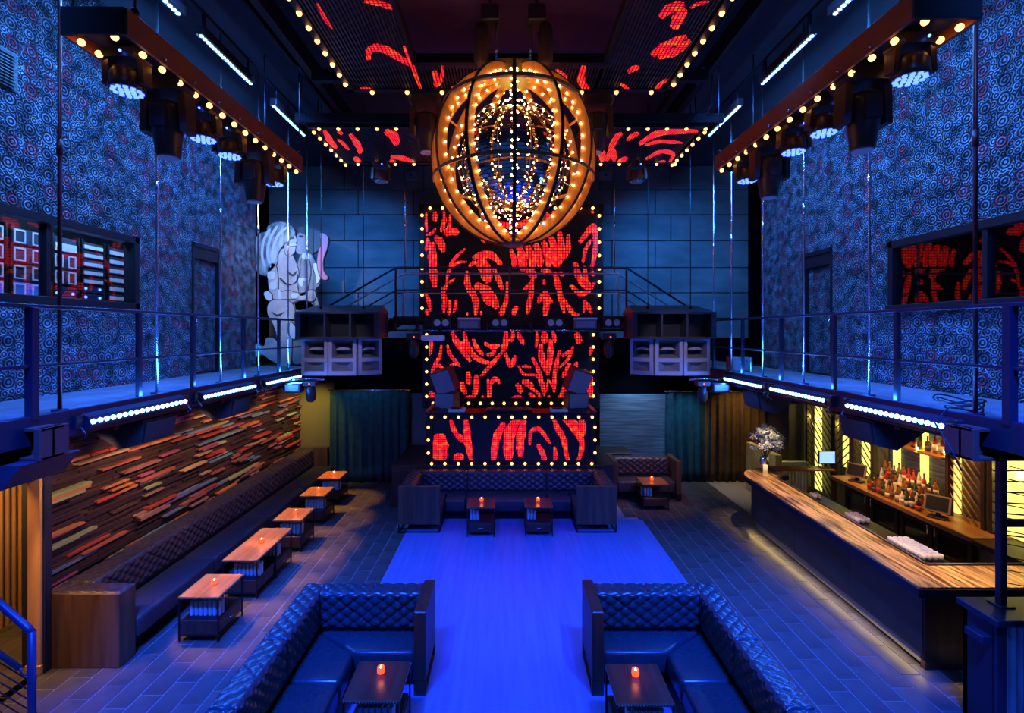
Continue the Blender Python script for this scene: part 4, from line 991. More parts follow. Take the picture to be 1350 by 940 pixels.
# gear on the booth
for x, w_, lab, nm in ((-1.22, .42, 'white topped turntable on the booth counter by the monitor speakers on the banquette side', 'turntable'), (1.28, .42, 'white topped turntable on the booth counter by the monitor speakers on the bar side', 'turntable')):
    g = thing(nm, lab, 'turntable', (x, 11.9, 2.24))
    MB().bbox(x-w_/2, x+w_/2, 11.72, 12.06, 2.24, 2.31, .008).build('case', M['strobe'], g)
    MB().cyl((x-.03, 11.9, 2.31), (x-.03, 11.9, 2.33), .14, 20).build('platter', M['black_steel'], g)
    MB().tube([(x+.15, 12.0, 2.33), (x+.15, 12.0, 2.37), (x+.13, 11.85, 2.36), (x+.06, 11.8, 2.335)], .008, 6).build('tonearm', M['chrome'], g)
g = thing('mixer', 'flat black mixing desk in the middle of the booth counter', 'mixer', (.05, 11.9, 2.24))
MB().bbox(-.5, .62, 11.72, 12.1, 2.24, 2.30, .008).build('case', M['fixture'], g)
for k in range(12): MB().cyl((-.42+k*.085, 11.85, 2.30), (-.42+k*.085, 11.85, 2.33), .016, 8).build('knob', M['chrome'], g)
def monitor_stack(x, s, lab):
    t = thing('monitor_speaker', lab, 'speaker', (x, 12.55, 2.0))
    MB().box(-.22, .22, -.15, .2, -1.0, 0).build('stand', M['black'], t, False)
    MB().bbox(-.27, .27, -.2, .25, 0, .62, .01).build('lower_cabinet', M['spk_black'], t, False)
    MB().bbox(-.25, .25, -.215, -.195, .03, .60, .006).build('grille', M['monitor_grille'], t, False)
    R = Matrix.Rotation(math.radians(18)*s, 3, 'Y') @ Matrix.Rotation(math.radians(10), 3, 'X')
    u = MB().obox((s*.04, 0, .93), .52, .45, .60, R).build('upper_cabinet', M['spk_black'], t, False)
    MB().obox(Vector((s*.04,0,.93))+R @ Vector((0,-.23,0)), .48, .02, .55, R).build('grille', M['monitor_grille'], u, False)
    t.rotation_euler.z = s*math.radians(12)
monitor_stack(-1.56, -1, 'stacked grey monitor speakers on the booth beside the teal curtain side')
monitor_stack(1.80, 1, 'stacked grey monitor speakers on the booth beside the grey board wall')

# ================================================================ BRIDGE
YF, YR = 10.9, 11.7
t = thing('bridge', 'raised steel bridge with double railings in front of the video wall', 'bridge', (.1, 11.3, 4.4))
MB().box(-2.55, 2.75, YF, YR, 4.44, 4.52).build('deck', M['black_steel'], t)
MB().bbox(-2.55, 2.75, YF-.03, YF+.03, 4.36, 4.54, .005).bbox(-2.55, 2.75, YR-.03, YR+.03, 4.36, 4.54, .005).build('edge_beam', M['black_steel'], t)
for s, xe, xf in ((-1, -2.52, -4.5), (1, 2.72, 4.5)):
    # sloping stair flights down to the catwalks
    R = math.atan2(4.48-3.38, abs(xf-xe)-.0)
    for k in range(7):
        u = (k+.5)/7; x = xe+(xf-xe)*u; z = 4.48-(1.1)*u
        MB().bbox(x-.14, x+.14, YF+.03, YR-.03, z-.05, z-.01, .004).build('tread', M['black_steel'], t)
    for y in (YF, YR): MB().add([(xe, y-.02, 4.36), (xe, y+.02, 4.36), (xf, y+.02, 3.26), (xf, y-.02, 3.26), (xe, y-.02, 4.54), (xe, y+.02, 4.54), (xf, y+.02, 3.44), (xf, y-.02, 3.44)], [(0,1,2,3),(7,6,5,4),(0,4,5,1),(1,5,6,2),(2,6,7,3),(3,7,4,0)]).build('stringer', M['black_steel'], t)
for y, mt, zt, zm in ((YF, M['blue_steel'], 5.64, 5.13), (YR, M['rail_bright'], 5.60, 5.12)):
    pr = [(-4.45, y, zt-1.12), (-2.5, y, zt), (2.7, y, zt), (4.45, y, zt-1.12)]
    MB().tube(pr, .024, 8).build('top_rail', mt, t)
    MB().tube([(p[0], y, p[2]-(zt-zm)) for p in pr], .018, 8).build('mid_rail', mt, t)
    for x in (-2.5, .07, 2.7): MB().bbox(x-.022, x+.022, y-.022, y+.022, 4.5, zt, .004).build('post', mt, t)
    for x in (-4.4, 4.4): MB().bbox(x-.022, x+.022, y-.022, y+.022, 3.4, zt-1.1, .004).build('post', mt, t)
for x in (-2.47, 2.62):
    o = MB().cyl((x, 11.75, 5.6), (x, 11.75, CZ), .016, 8).cyl((x, 11.75, 6.7), (x, 11.75, 6.86), .026, 8).build('hanger_rod', M['chrome']); tag(o, 'bright steel hanger rod rising from the bridge railing corner', 'rod', 'bridge hanger rods')
# lighting pipe along the bridge with blinders and strobes
YP = 10.7
t = thing('lighting_pipe', 'steel lighting pipe slung under the front of the bridge', 'pipe', (.1, YP, 4.25))
MB().cyl((-2.9, YP, 4.22), (3.0, YP, 4.22), .025, 10).tube([(-2.9, YP, 4.22), (-3.4, YP, 4.05), (-4.3, YP-.1, 3.6)], .025, 8).tube([(3.0, YP, 4.22), (3.5, YP, 4.05), (4.3, YP-.1, 3.6)], .025, 8).build('main_pipe', M['chrome'], t)
for k in range(11):
    x = -2.5+k*.51
    MB().bbox(x-.025, x+.025, YP-.03, YP+.22, 4.2, 4.4, .005).build('hanger', M['black_steel'], t)
    MB().tube([(x-.24+.02*q, YP-.03, 4.27-.05*math.sin(PI*q/12)) for q in range(13)], .008, 5).build('cable', M['black'], t)
M['lampglass'] = mat('blinder_lamp', (.75,.72,.7), .15, .3)
for i, x in enumerate((-1.42, -.15, 1.05, 2.30, .55)):
    if i == 4: continue
    g = thing('blinder_lamp', 'black twin lamp blinder on the bridge lighting pipe', 'lamp', (x, YP-.12, 4.36), group='blinders on the bridge')
    MB().bbox(x-.19, x+.19, YP-.2, YP-.02, 4.28, 4.50, .01).build('housing', M['fixture'], g)
    for d in (-.09, .09):
        MB().cyl((x+d, YP-.215, 4.39), (x+d, YP-.195, 4.39), .072, 16).build('lamp_face', M['lampglass'], g)
        MB().lathe([(.088,0),(.088,.02),(.074,.02),(.074,0)], 16, (x+d, YP-.2, 4.39), rot=Matrix.Rotation(PI/2, 3, 'X')).build('rim', M['fixture'], g)
    MB().tube([(x-.2, YP-.1, 4.38), (x-.21, YP-.05, 4.25), (x+.21, YP-.05, 4.25), (x+.2, YP-.1, 4.38)], .012, 6).build('yoke', M['black_steel'], g)
for x in (-.82, 1.72):
    g = thing('strobe_light', 'white topped strobe light on the bridge lighting pipe', 'lamp', (x, YP-.12, 4.3), group='strobes on the bridge')
    MB().bbox(x-.24, x+.24, YP-.2, YP-.02, 4.26, 4.46, .01).build('housing', M['horn_in'], g)
    MB().bbox(x-.245, x+.245, YP-.22, YP, 4.46, 4.50, .006).build('top_plate', M['strobe'], g)
    MB().box(x-.2, x+.2, YP-.206, YP-.2, 4.29, 4.43).build('lamp_face', M['amp_grey'], g)
g = thing('scanner_lamp', 'pale oblong lamp hanging beneath the bridge pipe', 'lamp', (-1.72, YP-.1, 4.02))
MB().bbox(-1.86, -1.36, YP-.2, YP-.05, 4.0, 4.12, .02).build('housing', M['strobe'], g)
MB().box(-1.63, -1.6, YP-.13, YP-.1, 4.1, 4.22).build('hook', M['black_steel'], g)

# ================================================================ MOVING HEADS
def moving_head(kind, label, group):
    # hangs below z=0
    t = thing('moving_head_light', label, 'lamp', group=group)
    mt = M['fixture_brown']
    if kind == 'profile':
        MB().prism([(-.23,-.02),(.23,-.02),(.26,-.10),(.20,-.17),(-.20,-.17),(-.26,-.10)], -.20, .20, 'y').build('base', M['fixture'], t, False)
        for s in (-1, 1):
            MB().add([(s*.17,-.10,-.16),(s*.25,-.10,-.16),(s*.27,-.09,-.60),(s*.19,-.09,-.60),(s*.17,.10,-.16),(s*.25,.10,-.16),(s*.27,.09,-.60),(s*.19,.09,-.60)],
                [(0,1,2,3),(7,6,5,4),(0,4,5,1),(1,5,6,2),(2,6,7,3),(3,7,4,0)]).build('yoke_arm', mt, t, False)
        h = MB().lathe([(.09,-.24),(.16,-.27),(.175,-.36),(.17,-.52),(.145,-.70),(.125,-.85),(.12,-.87)], 14).build('head', mt, t, False)
        MB().bbox(-.10, .10, -.185, -.15, -.58, -.30, .02).build('vent_panel', M['fixture'], h, False)
        MB().cyl((0,0,-.87), (0,0,-.885), .105, 14).build('lens', M['lampglass'], h, False)
    else:
        MB().prism([(-.15,-.02),(.15,-.02),(.17,-.08),(.14,-.12),(-.14,-.12),(-.17,-.08)], -.13, .13, 'y').build('base', M['fixture'], t, False)
        for s in (-1, 1):
            MB().add([(s*.14,-.07,-.11),(s*.20,-.07,-.14),(s*.215,-.06,-.36),(s*.165,-.06,-.36),(s*.14,.07,-.11),(s*.20,.07,-.14),(s*.215,.06,-.36),(s*.165,.06,-.36)],
                [(0,1,2,3),(7,6,5,4),(0,4,5,1),(1,5,6,2),(2,6,7,3),(3,7,4,0)]).build('yoke_arm', mt, t, False)
        h = MB().lathe([(.05,-.16),(.12,-.19),(.155,-.26),(.16,-.36),(.165,-.40),(.155,-.41)], 16).build('head', mt, t, False)
        ln = MB()
        for r, n in ((0, 1), (.06, 6), (.12, 12)):
            for k in range(n):
                a = 2*PI*k/n; ln.cyl((r*math.cos(a), r*math.sin(a), -.408), (r*math.cos(a), r*math.sin(a), -.424), .023, 8)
        ln.build('lens_cluster', M['wash'] if kind == 'wash' else M['lampglass'], h, False)
        MB().sphere((.05,-.16,-.08), .014, 8, 5).build('indicator', M['bluedot'], t, False)
    MB().bbox(-.05, .05, -.03, .03, -.03, .06, .006).build('clamp', M['black_steel'], t, False)
    return t
mh = {}
def place_head(kind, x, y, z, label, group):
    if kind not in mh: mh[kind] = moving_head(kind, label, group); o = mh[kind]; o.location = (x, y, z)
    else: o = dup(mh[kind], (x, y, z), label, group=group)
    if kind == 'wash':
        s = 1 if x > 0 else -1
        if abs(x) > 3: light('SPOT', (x, y, z-.45), (x+s*1.2, y+.25, z-4.2), 650, (.02, .10, 1), .12, angle=66, blend=.8, name='wash_head_light')
    return o
for s, nm in ((-1, 'on the banquette side'), (1, 'on the bar side')):
    XI, XO = (-3.6, -4.2) if s < 0 else (3.68, 4.28)
    Y0, Y1, ZB = (4.56, 8.5, 7.0) if s < 0 else (4.36, 8.5, 7.02)
    t = thing('lighting_truss', 'hanging rust red beam frame of globe bulbs '+nm, 'truss', ((XI+XO)/2, 6.5, ZB))
    for x in (XI, XO): MB().bbox(x-.02, x+.02, Y0, Y1, ZB, ZB+.26, .005).build('side_beam', M['truss_wood'], t)
    MB().bbox(min(XI,XO), max(XI,XO), Y0-.02, Y0+.02, ZB, ZB+.26, .005).build('end_plate', M['black'], t)
    MB().bbox(min(XI,XO), max(XI,XO), Y1-.02, Y1+.02, ZB, ZB+.26, .005).build('end_plate', M['black'], t)
    MB().box(min(XI,XO), max(XI,XO), Y0, Y1, ZB+.12, ZB+.15).build('web_plate', M['black'], t)
    for y in (Y0+.12, Y1-.12):
        for x in (XI, XO): MB().cyl((x, y, ZB+.26), (x, y, CZ), .012, 6).lathe([(.03,0),(.04,.03),(.03,.06)], 8, (x, y, ZB+.26)).build('chain', M['black_steel'], t)
    n = 14; xi = XI+s*.06; xo = XO-s*.10
    bulbs(t, [(xi, Y0+.30+k*(Y1-Y0-.4)/(n-1), ZB-.02) for k in range(n)], BM_big)
    bulbs(t, [(xo, Y0+.30+k*(Y1-Y0-.4)/9, ZB-.01) for k in range(10)], BM_big)
    bulbs(t, [(XI+s*.18, Y0+.1, ZB+.04), (XO-s*.08, Y0+.12, ZB+.0)], BM_big)
    for k in range(8): MB().sphere((XI-s*.025, Y0+.5+k*.47, ZB+.05), .016, 8, 5).build('bolt', M['chrome'], t)
    xm = (XI+XO)/2
    ords = ('first', 'second', 'third', 'fourth', 'fifth', 'sixth')
    pw = [('wash', 168), ('profile', 222), ('wash', 268), ('wash', 303), ('profile', 336), ('wash', 361)] if s < 0 else [('wash', 1200), ('profile', 1137), ('wash', 1086), ('wash', 1046), ('profile', 1014), ('wash', 985)]
    for k, (kd, xp) in enumerate(pw):
        y = abs(xm)*F/abs(xp-CX)
        place_head(kd, xm, y, ZB+.08, ('large bronze profile head' if kd == 'profile' else 'blue lit wash head')+', '+ords[k]+' from the stairs on the bulb beam '+nm, 'moving heads '+nm)
    # ceiling led strips beside the beam
    xb = s*4.2
    for k, (ya, yb_) in enumerate(((5.0, 6.25), (6.6, 7.95), (8.68, 10.1))):
        g = thing('ceiling_led_bar', 'thin ceiling led bar, %s along the pipe %s' % (('first','second','third')[k], nm), 'lamp', (xb, (ya+yb_)/2, 8.25))
        MB().bbox(xb-.06, xb+.06, ya, yb_, 8.27, 8.40, .01).build('housing', M['fixture'], g)
        ln = MB(); q = int((yb_-ya)/.075)
        for i in range(q): ln.cyl((xb-s*.0, ya+.05+i*.075, 8.272), (xb-s*.0, ya+.05+i*.075, 8.258), .026, 8)
        tag(ln.build('lens_row', M['ledlens'], g), kind='stuff')
        for y in (ya+.1, yb_-.1): MB().bbox(xb-.02, xb+.02, y-.02, y+.02, 8.40, 8.62, .004).build('bracket', M['black_steel'], g)
        light('AREA', (xb, (ya+yb_)/2, 8.24), (s*5.9, (ya+yb_)/2, 6.4), 160, (.06, .30, 1), .08, yb_-ya, name='ceiling_led_light').rotation_euler = (0, s*math.radians(-48), 0)
    p = MB().cyl((xb, 3.5, 8.62), (xb, 11, 8.62), .025, 8)
    o = p.build('ceiling_pipe', M['black_steel']); tag(o, 'black ceiling pipe carrying the led bars '+nm, 'pipe')
    # catwalk led bars
    xb = s*4.42
    rng = ((5.08, 6.62), (6.98, 8.44), (8.8, 10.3)) if s < 0 else ((4.83, 6.25), (6.65, 8.05), (8.3, 9.75))
    for k, (ya, yb_) in enumerate(rng):
        g = thing('catwalk_led_bar', 'long led bar below the catwalk edge, %s from the stairs %s' % (('first','second','third')[k], nm), 'lamp', (xb, (ya+yb_)/2, 3.2))
        MB().prism([(xb-s*.02, 3.30), (xb+s*.10, 3.36), (xb+s*.10, 3.20), (xb+s*.02, 3.16), (xb-s*.05, 3.20)], ya, yb_, 'y').build('housing', M['blue_steel'], g)
        lens = MB(); q = 18; pit = (yb_-ya-.08)/(q-1)
        nrm = Vector((-s*.80, 0, -.28)).normalized(); cpt = Vector((xb-s*.038, 0, 3.245))
        for i in range(q): c_ = cpt+Vector((0, ya+.04+i*pit, 0)); lens.cyl(c_-nrm*.01, c_+nrm*.014, .029, 10)
        tag(lens.build('lens_row', M['ledlens'], g), kind='stuff')
        for y in (ya-.06, yb_+.06): MB().bbox(xb-.03, xb+.03+s*.04, y-.05, y+.05, 3.18, 3.33, .008).tube([(xb, y, 3.2), (xb-s*.05, y, 3.12), (xb+s*.03, y, 3.06)], .01, 6).build('bracket', M['fixture'], g)
        light('AREA', (xb-s*.07, (ya+yb_)/2, 3.21), None, 60, (.03, .16, 1), .06, yb_-ya, name='catwalk_led_light').rotation_euler = (0, s*math.radians(38), 0)
        light('AREA', (xb+s*.02, (ya+yb_)/2, 3.43), None, 30, (.03, .20, 1), .06, yb_-ya, name='catwalk_led_light').rotation_euler = (0, s*math.radians(-130), 0)
    # wedge speakers and box under the catwalk
    for k, y in enumerate((6.35, 8.3) if s < 0 else (6.3, 9.0)):
        g = thing('wedge_speaker', 'black wedge speaker hung below the catwalk, %s %s' % (('nearer the stairs','nearer the stage')[k], nm), 'speaker', (s*4.85, y, 2.75))
        MB().prism([(s*4.55, 3.08), (s*5.2, 3.08), (s*5.2, 2.95), (s*4.85, 2.72), (s*4.6, 2.78)], y-.3, y+.3, 'y').build('cabinet', M['spk_black'], g)
        MB().prism([(s*4.54, 3.05), (s*4.59, 2.80), (s*4.57, 2.80), (s*4.52, 3.05)], y-.27, y+.27, 'y').build('grille', M['fixture'], g)
        MB().tube([(s*4.7, y-.32, 2.9), (s*4.7, y-.33, 3.12), (s*4.7, y+.33, 3.12), (s*4.7, y+.32, 2.9)], .012, 6).build('yoke', M['black_steel'], g)
g = thing('hung_speaker_box', 'large dark blue speaker box below the catwalk by the hall opening', 'speaker', (-4.9, 4.55, 2.7))
MB().prism([(-4.32, 3.0), (-5.5, 3.0), (-5.5, 2.72), (-4.5, 2.78)], 4.3, 4.9, 'y').build('cabinet', M['spk_black'], g)
MB().bbox(-5.45, -4.55, 4.28, 4.31, 2.80, 2.97, .006).build('grille', M['blue_steel'], g)
g = thing('silver_case', 'small silver flight case on the catwalk next to the hung speakers', 'case', (4.75, 10.0, 3.38))
MB().bbox(4.66, 5.06, 9.95, 10.25, 3.38, 3.66, .012).build('case_body', M['amp_grey'], g)
for x in (4.66, 4.84, 5.03): MB().bbox(x-.004, x+.03, 9.945, 10.255, 3.375, 3.665, .003).build('corner_strip', M['chrome'], g)
MB().tube([(4.78, 9.95, 3.56), (4.78, 9.91, 3.58), (4.94, 9.91, 3.58), (4.94, 9.95, 3.56)], .01, 6).build('handle', M['chrome'], g)
# cable coil by the stair post
o = MB()
for k in range(4): o.tube([(4.68+.03*k+(.13+.02*k)*math.cos(a*PI/8), 4.95+.05*k+(.16+.02*k)*math.sin(a*PI/8), 3.42+.02*k+.03*math.cos(a*PI/4+k)) for a in range(17)], .009, 5)
o.tube([(4.6, 4.9, 3.42), (4.44, 4.86, 3.43), (4.25, 4.8, 3.3), (4.22, 4.6, 3.1), (4.24, 4.5, 2.9)], .009, 5)
o = o.build('cable_coil', M['black']); tag(o, 'coiled black cable on the catwalk above the stair post', 'cable')

# ================================================================ HUNG SPEAKER CLUSTERS
def horn_box(t, cx, cy, rz, z0, w=.56, h=.78, dep=.5):
    R = Matrix.Rotation(rz, 3, 'Z'); C = Vector((cx, cy, z0))
    def P(x, y, z): return C + R @ Vector((x, y, z))
    def tx(b): b.v = [tuple(P(*v)) for v in b.v]; return b
    hw = w/2
    body = MB(); bk = .36
    # tapered cabinet with two front openings: frame cells first
    xs = [-hw, -hw+.07, hw-.07, hw]; zs_ = [0, .09, .28, .36, h-.06, h]
    for i in range(3):
        for j in range(5):
            if i == 1 and j in (1, 3): continue
            body.quad((xs[i],0,zs_[j]), (xs[i+1],0,zs_[j]), (xs[i+1],0,zs_[j+1]), (xs[i],0,zs_[j+1]))
    q = hw*.72
    body.quad((-hw,0,0), (-hw,0,h), (-q,dep,h), (-q,dep,0)).quad((hw,0,0), (q,dep,0), (q,dep,h), (hw,0,h)).quad((-hw,0,h), (hw,0,h), (q,dep,h), (-q,dep,h)).quad((-hw,0,0), (-q,dep,0), (q,dep,0), (hw,0,0)).quad((-q,dep,0), (-q,dep,h), (q,dep,h), (q,dep,0))
    c = tx(body).build('horn_cabinet', M['horn'], t)
    inn = MB()
    for (z0_, z1_, s0, d) in ((.36, h-.06, .55, .30), (.09, .28, .35, .10)):
        x0 = hw-.07; x1 = x0*s0; zm = (z0_+z1_)/2; zz = (z1_-z0_)*.5*s0*.8
        o_ = [(-x0,0,z0_),(x0,0,z0_),(x0,0,z1_),(-x0,0,z1_)]; i_ = [(-x1,d,zm-zz),(x1,d,zm-zz),(x1,d,zm+zz),(-x1,d,zm+zz)]
        inn.add(o_+i_, [(0,1,5,4),(1,2,6,5),(2,3,7,6),(3,0,4,7),(4,5,6,7)])
    tx(inn).build('horn_flare', M['horn_in'], c)
    fin = MB().prism([(-.15,.0),(.15,.0),(.07,.05),(-.07,.05)], .05, .2, 'y'); fin.v = [(v[0], v[1], v[2]+.53) for v in fin.v]
    tx(fin).build('phase_fin', M['horn'], c)
for s, nm in ((-1, 'next to the painted cutout'), (1, 'above the brown curtain')):
    cx = -3.47 if s < 0 else 3.43
    t = thing('speaker_cluster', 'hung cluster of lavender horn speakers under a black bass cabinet '+nm, 'speaker', (cx, 10.2, 3.3))
    z1 = 3.29
    horn_box(t, cx+s*.50, 9.97, s*math.radians(5), z1); horn_box(t, cx-s*.08, 9.97, -s*math.radians(5), z1); horn_box(t, cx-s*.60, 10.17, -s*math.radians(42), z1, w=.52)
    top = MB(); za, zb = 4.09, 4.56
    x0, x1 = (cx-.85, cx+.86) if s < 0 else (cx-.86, cx+.85)
    # black bass cabinet with three open bays
    xs = [x0, x0+.10, x0+.58, x0+.62, x0+1.10, x0+1.14, x1-.10, x1]
    fr = MB().box(x0, x1, 9.85, 10.7, zb, zb+.04).box(x0, x1, 9.85, 10.7, za-.04, za)
    for a, b_ in ((xs[0], xs[1]), (xs[2], xs[3]), (xs[4], xs[5]), (xs[6], xs[7])): fr.box(a, b_, 9.86, 10.35, za, zb)
    fr.build('bass_cabinet', M['spk_black'], t)
    MB().box(x0+.01, x1-.01, 10.2, 10.69, za, zb).build('bay_back', M['black'], t)
    fr = MB().add([(x0,9.85,zb+.04),(x1,9.85,zb+.04),(x1-.12,10.7,zb+.22),(x0+.12,10.7,zb+.22),(x0,10.7,zb+.04),(x1,10.7,zb+.04)], [(0,1,2,3),(1,5,2),(0,3,4),(2,5,4,3),(0,4,5,1)]).build('sloped_lid', M['spk_black'], t)
    for a in (-.45, .45): MB().cyl((cx+a, 10.2, zb+.1), (cx+a, 10.2, 9.0), .008, 6).lathe([(.02,0),(.035,.03),(.02,.06)], 8, (cx+a, 10.2, zb+.12)).build('hang_cable', M['black_steel'], t)
    # small fixtures clamped below
    g = thing('flood_lamp', 'small boxy flood lamp under the speaker cluster '+nm, 'lamp', (s*4.28, 9.7, 3.0))
    MB().bbox(s*4.28-.17, s*4.28+.17, 9.62, 9.82, 2.98, 3.16, .015).build('housing', M['fixture'], g)
    MB().box(s*4.28-.13, s*4.28+.13, 9.612, 9.62, 3.01, 3.13).build('lamp_face', M['amp_grey'], g)
    MB().tube([(s*4.28-.18, 9.72, 3.07), (s*4.28-.18, 9.72, 3.24), (s*4.28+.18, 9.72, 3.24), (s*4.28+.18, 9.72, 3.07)], .01, 6).build('yoke', M['black_steel'], g)
    g = thing('small_scanner', 'small dark scanner lamp with red dot under the speaker cluster '+nm, 'lamp', (s*3.95, 9.75, 2.9))
    MB().lathe([(.05,2.78),(.09,2.82),(.10,2.95),(.08,3.08),(.05,3.1)], 12, (s*3.95, 9.75, 0)).build('head', M['fixture'], g)
    MB().bbox(s*3.95-.13, s*3.95+.13, 9.66, 9.84, 3.10, 3.2, .01).build('base', M['fixture'], g)
    MB().sphere((s*3.95, 9.655, 3.15), .016, 8, 5).build('indicator', M['reddot'], g)
    MB().tube([(s*4.4, 9.8, 3.22), (s*4.1, 9.8, 3.24), (s*3.7, 9.8, 3.22)], .02, 6).build('arm_pipe', M['chrome'], g)
    x = s*2.15+.1
    g = thing('bridge_scanner', 'small hanging scanner lamp with red dot at the bridge end '+nm, 'lamp', (x, YP, 3.7))
    MB().lathe([(.05,3.62),(.10,3.68),(.115,3.85),(.10,4.0),(.05,4.02)], 12, (x, YP-.05, 0)).build('head', M['fixture'], g)
    MB().bbox(x-.15, x+.15, YP-.14, YP+.08, 4.02, 4.16, .012).build('base', M['fixture'], g)
    MB().sphere((x+.02, YP-.15, 4.08), .016, 8, 5).build('indicator', M['reddot'], g)

# ================================================================ CEILING SCREENS
ZP = 8.0
cslat = mat('ceiling_slat', (.03,.028,.04), .45, .3); ledc = ledmat('led_red_ceiling', (0, 1), .048, 2.6, fill=.30)
def ceil_panel(name, label, rects, strokes, bl, frames):
    t = thing(name, label, 'screen', (rects[0][0], rects[0][2], ZP))
    sl = MB()
    for x0, x1, y0, y1 in rects:
        n = int((x1-x0)/.048)
        for k in range(n): sl.box(x0+k*.048+.010, x0+k*.048+.034, y0, y1, ZP, ZP+.03)
    tag(sl.build('slat_field', cslat, t), kind='stuff')
    fr_ = MB()
    for a in frames: fr_.bbox(*a, ZP-.02, ZP+.12, .005)
    fr_.build('frame', M['black_steel'], t)
    conv = lambda x, y: pz(x, y, ZP)[:2]
    b = MB()
    for st_, clip in strokes:
        m_ = stroke_mesh(st_, conv, lambda x, y: (x, y, ZP-.004), clip); b.add(m_.v, m_.f)
    b.build('red_picture', ledc, t)['kind'] = 'stuff'
    bulbs(t, bl, BM_big)
    return t
cb3 = lambda pts, w_: ([(400+x/4, y/4) for x, y in pts], w_/4)
cb4 = lambda pts, w_: ([(670+x/4, y/4) for x, y in pts], w_/4)
L1 = (-2.4, -1.32, 4.2, 7.55); R1 = (1.41, 2.49, 4.2, 7.55); F1 = (-1.32, 1.41, 6.84, 7.55)
sL = [cb3([(70,15),(110,90),(150,150)], 22), cb3([(320,5),(400,15),(475,45)], 40), cb3([(345,315),(350,260),(420,255),(500,300),(560,340)], 52), cb3([(530,240),(570,330),(620,470)], 30), cb3([(600,330),(620,410)], 50), cb3([(300,462),(365,470)], 12)]
sF = [cb3([(690,370),(700,460)], 40), cb3([(735,345),(715,450)], 24), cb3([(780,455),(800,480)], 22), cb4([(250,365),(310,410)], 22), cb4([(400,345),(385,430),(430,480)], 50), cb4([(545,340),(480,470)], 46)]
sR = [cb4([(800,90),(860,40),(930,20)], 66), cb4([(870,150),(900,90),(930,40)], 80), cb4([(960,40),(1060,5)], 24), cb4([(755,290),(830,240),(940,190)], 55), cb4([(790,300),(880,270),(960,210)], 55), cb4([(630,380),(690,350)], 36), cb4([(590,440),(640,480)], 24), cb4([(770,480),(840,415)], 26)]
bl = [(-2.46, 5.45+k*.275, ZP-.03) for k in range(8)] + [(2.55, 5.45+k*.275, ZP-.03) for k in range(8)] + [(-2.12+k*.55, 7.62, ZP-.03) for k in range(9)]
ceil_panel('ceiling_screen', 'large u-shaped slatted ceiling video screen with bulbs around the mirror ball', [L1, F1, R1], [(sL, L1), (sF, F1), (sR, R1)], bl,
  [(-2.5, -2.4, 4.2, 7.65), (2.49, 2.6, 4.2, 7.65), (-2.5, 2.6, 7.55, 7.65), (-1.34, -1.28, 4.2, 6.84), (1.37, 1.43, 4.2, 6.84), (-1.34, 1.43, 6.80, 6.86)])
# ring nearer the curtain
L2 = (-3.6, -1.35, 9.05, 10.85); R2 = (1.45, 3.7, 9.05, 10.85)
s2L = [cb3([(110,685),(140,740),(175,780)], 40), cb3([(180,690),(205,710)], 24), cb3([(180,735),(240,790)], 24), cb3([(245,705),(290,770),(300,810)], 40), cb3([(430,690),(480,720),(490,765)], 60), cb3([(460,825),(530,835),(590,860)], 34), cb3([(265,830),(300,860)], 34), cb3([(455,845),(480,862)], 26)]
s2R = [cb4([(480,780),(500,850)], 50), cb4([(520,850),(560,740),(600,700)], 40), cb4([(540,770),(560,850)], 40), cb4([(625,740),(690,700)], 30), cb4([(690,760),(800,700),(1000,690)], 40), cb4([(720,765),(800,745),(920,752)], 26), cb4([(725,840),(800,800),(870,810),(850,855)], 28), cb4([(790,860),(830,850)], 22), cb4([(575,865),(630,830)], 34)]
for nm, Rr, st_, sg in (('by the equipment window', L2, s2L, -1), ('by the bar side', R2, s2R, 1)):
    x0, x1, y0, y1 = Rr; xo, xi = (x0, x1) if sg < 0 else (x1, x0)
    bl = [(x0+.1+k*.36, y0-.04, ZP-.02) for k in range(7)] + [(x0+.25+k*.42, y1+.04, ZP-.03) for k in range(6)] + [(xo+sg*.05, y0+.1+k*.30, ZP-.03) for k in range(7)] + [(xi, y0+.08, ZP-.03), (xi, y0+.30, ZP-.03)]
    ceil_panel('ceiling_screen', 'smaller slatted ceiling video screen with bulbs near the rear wall '+nm, [Rr], [(st_, Rr)], bl,
      [(x0-.1, x1+.05, y0-.09, y0-.02), (x0-.1, x1+.05, y1, y1+.07), (x0-.1, x0, y0, y1), (x1, x1+.05, y0, y1)])
    o = MB().bbox(x0-.3 if sg < 0 else x0, x1 if sg < 0 else x1+.3, y0-.16, y0-.10, ZP+.05, ZP+.22, .005).build('support_beam', M['black']); tag(o, 'black beam carrying the smaller ceiling screen '+nm, 'beam')
    # heads hung at the screens
    place_head('profile', -1.30 if sg < 0 else 1.45, 7.85, ZP-.02, 'red tinted profile head hung between the ceiling screens '+nm, 'ceiling heads')
    place_head('dark', -2.75 if sg < 0 else 2.85, 10.6, ZP-.1, 'small wash head hung under the rear ceiling screen '+nm, 'ceiling heads')
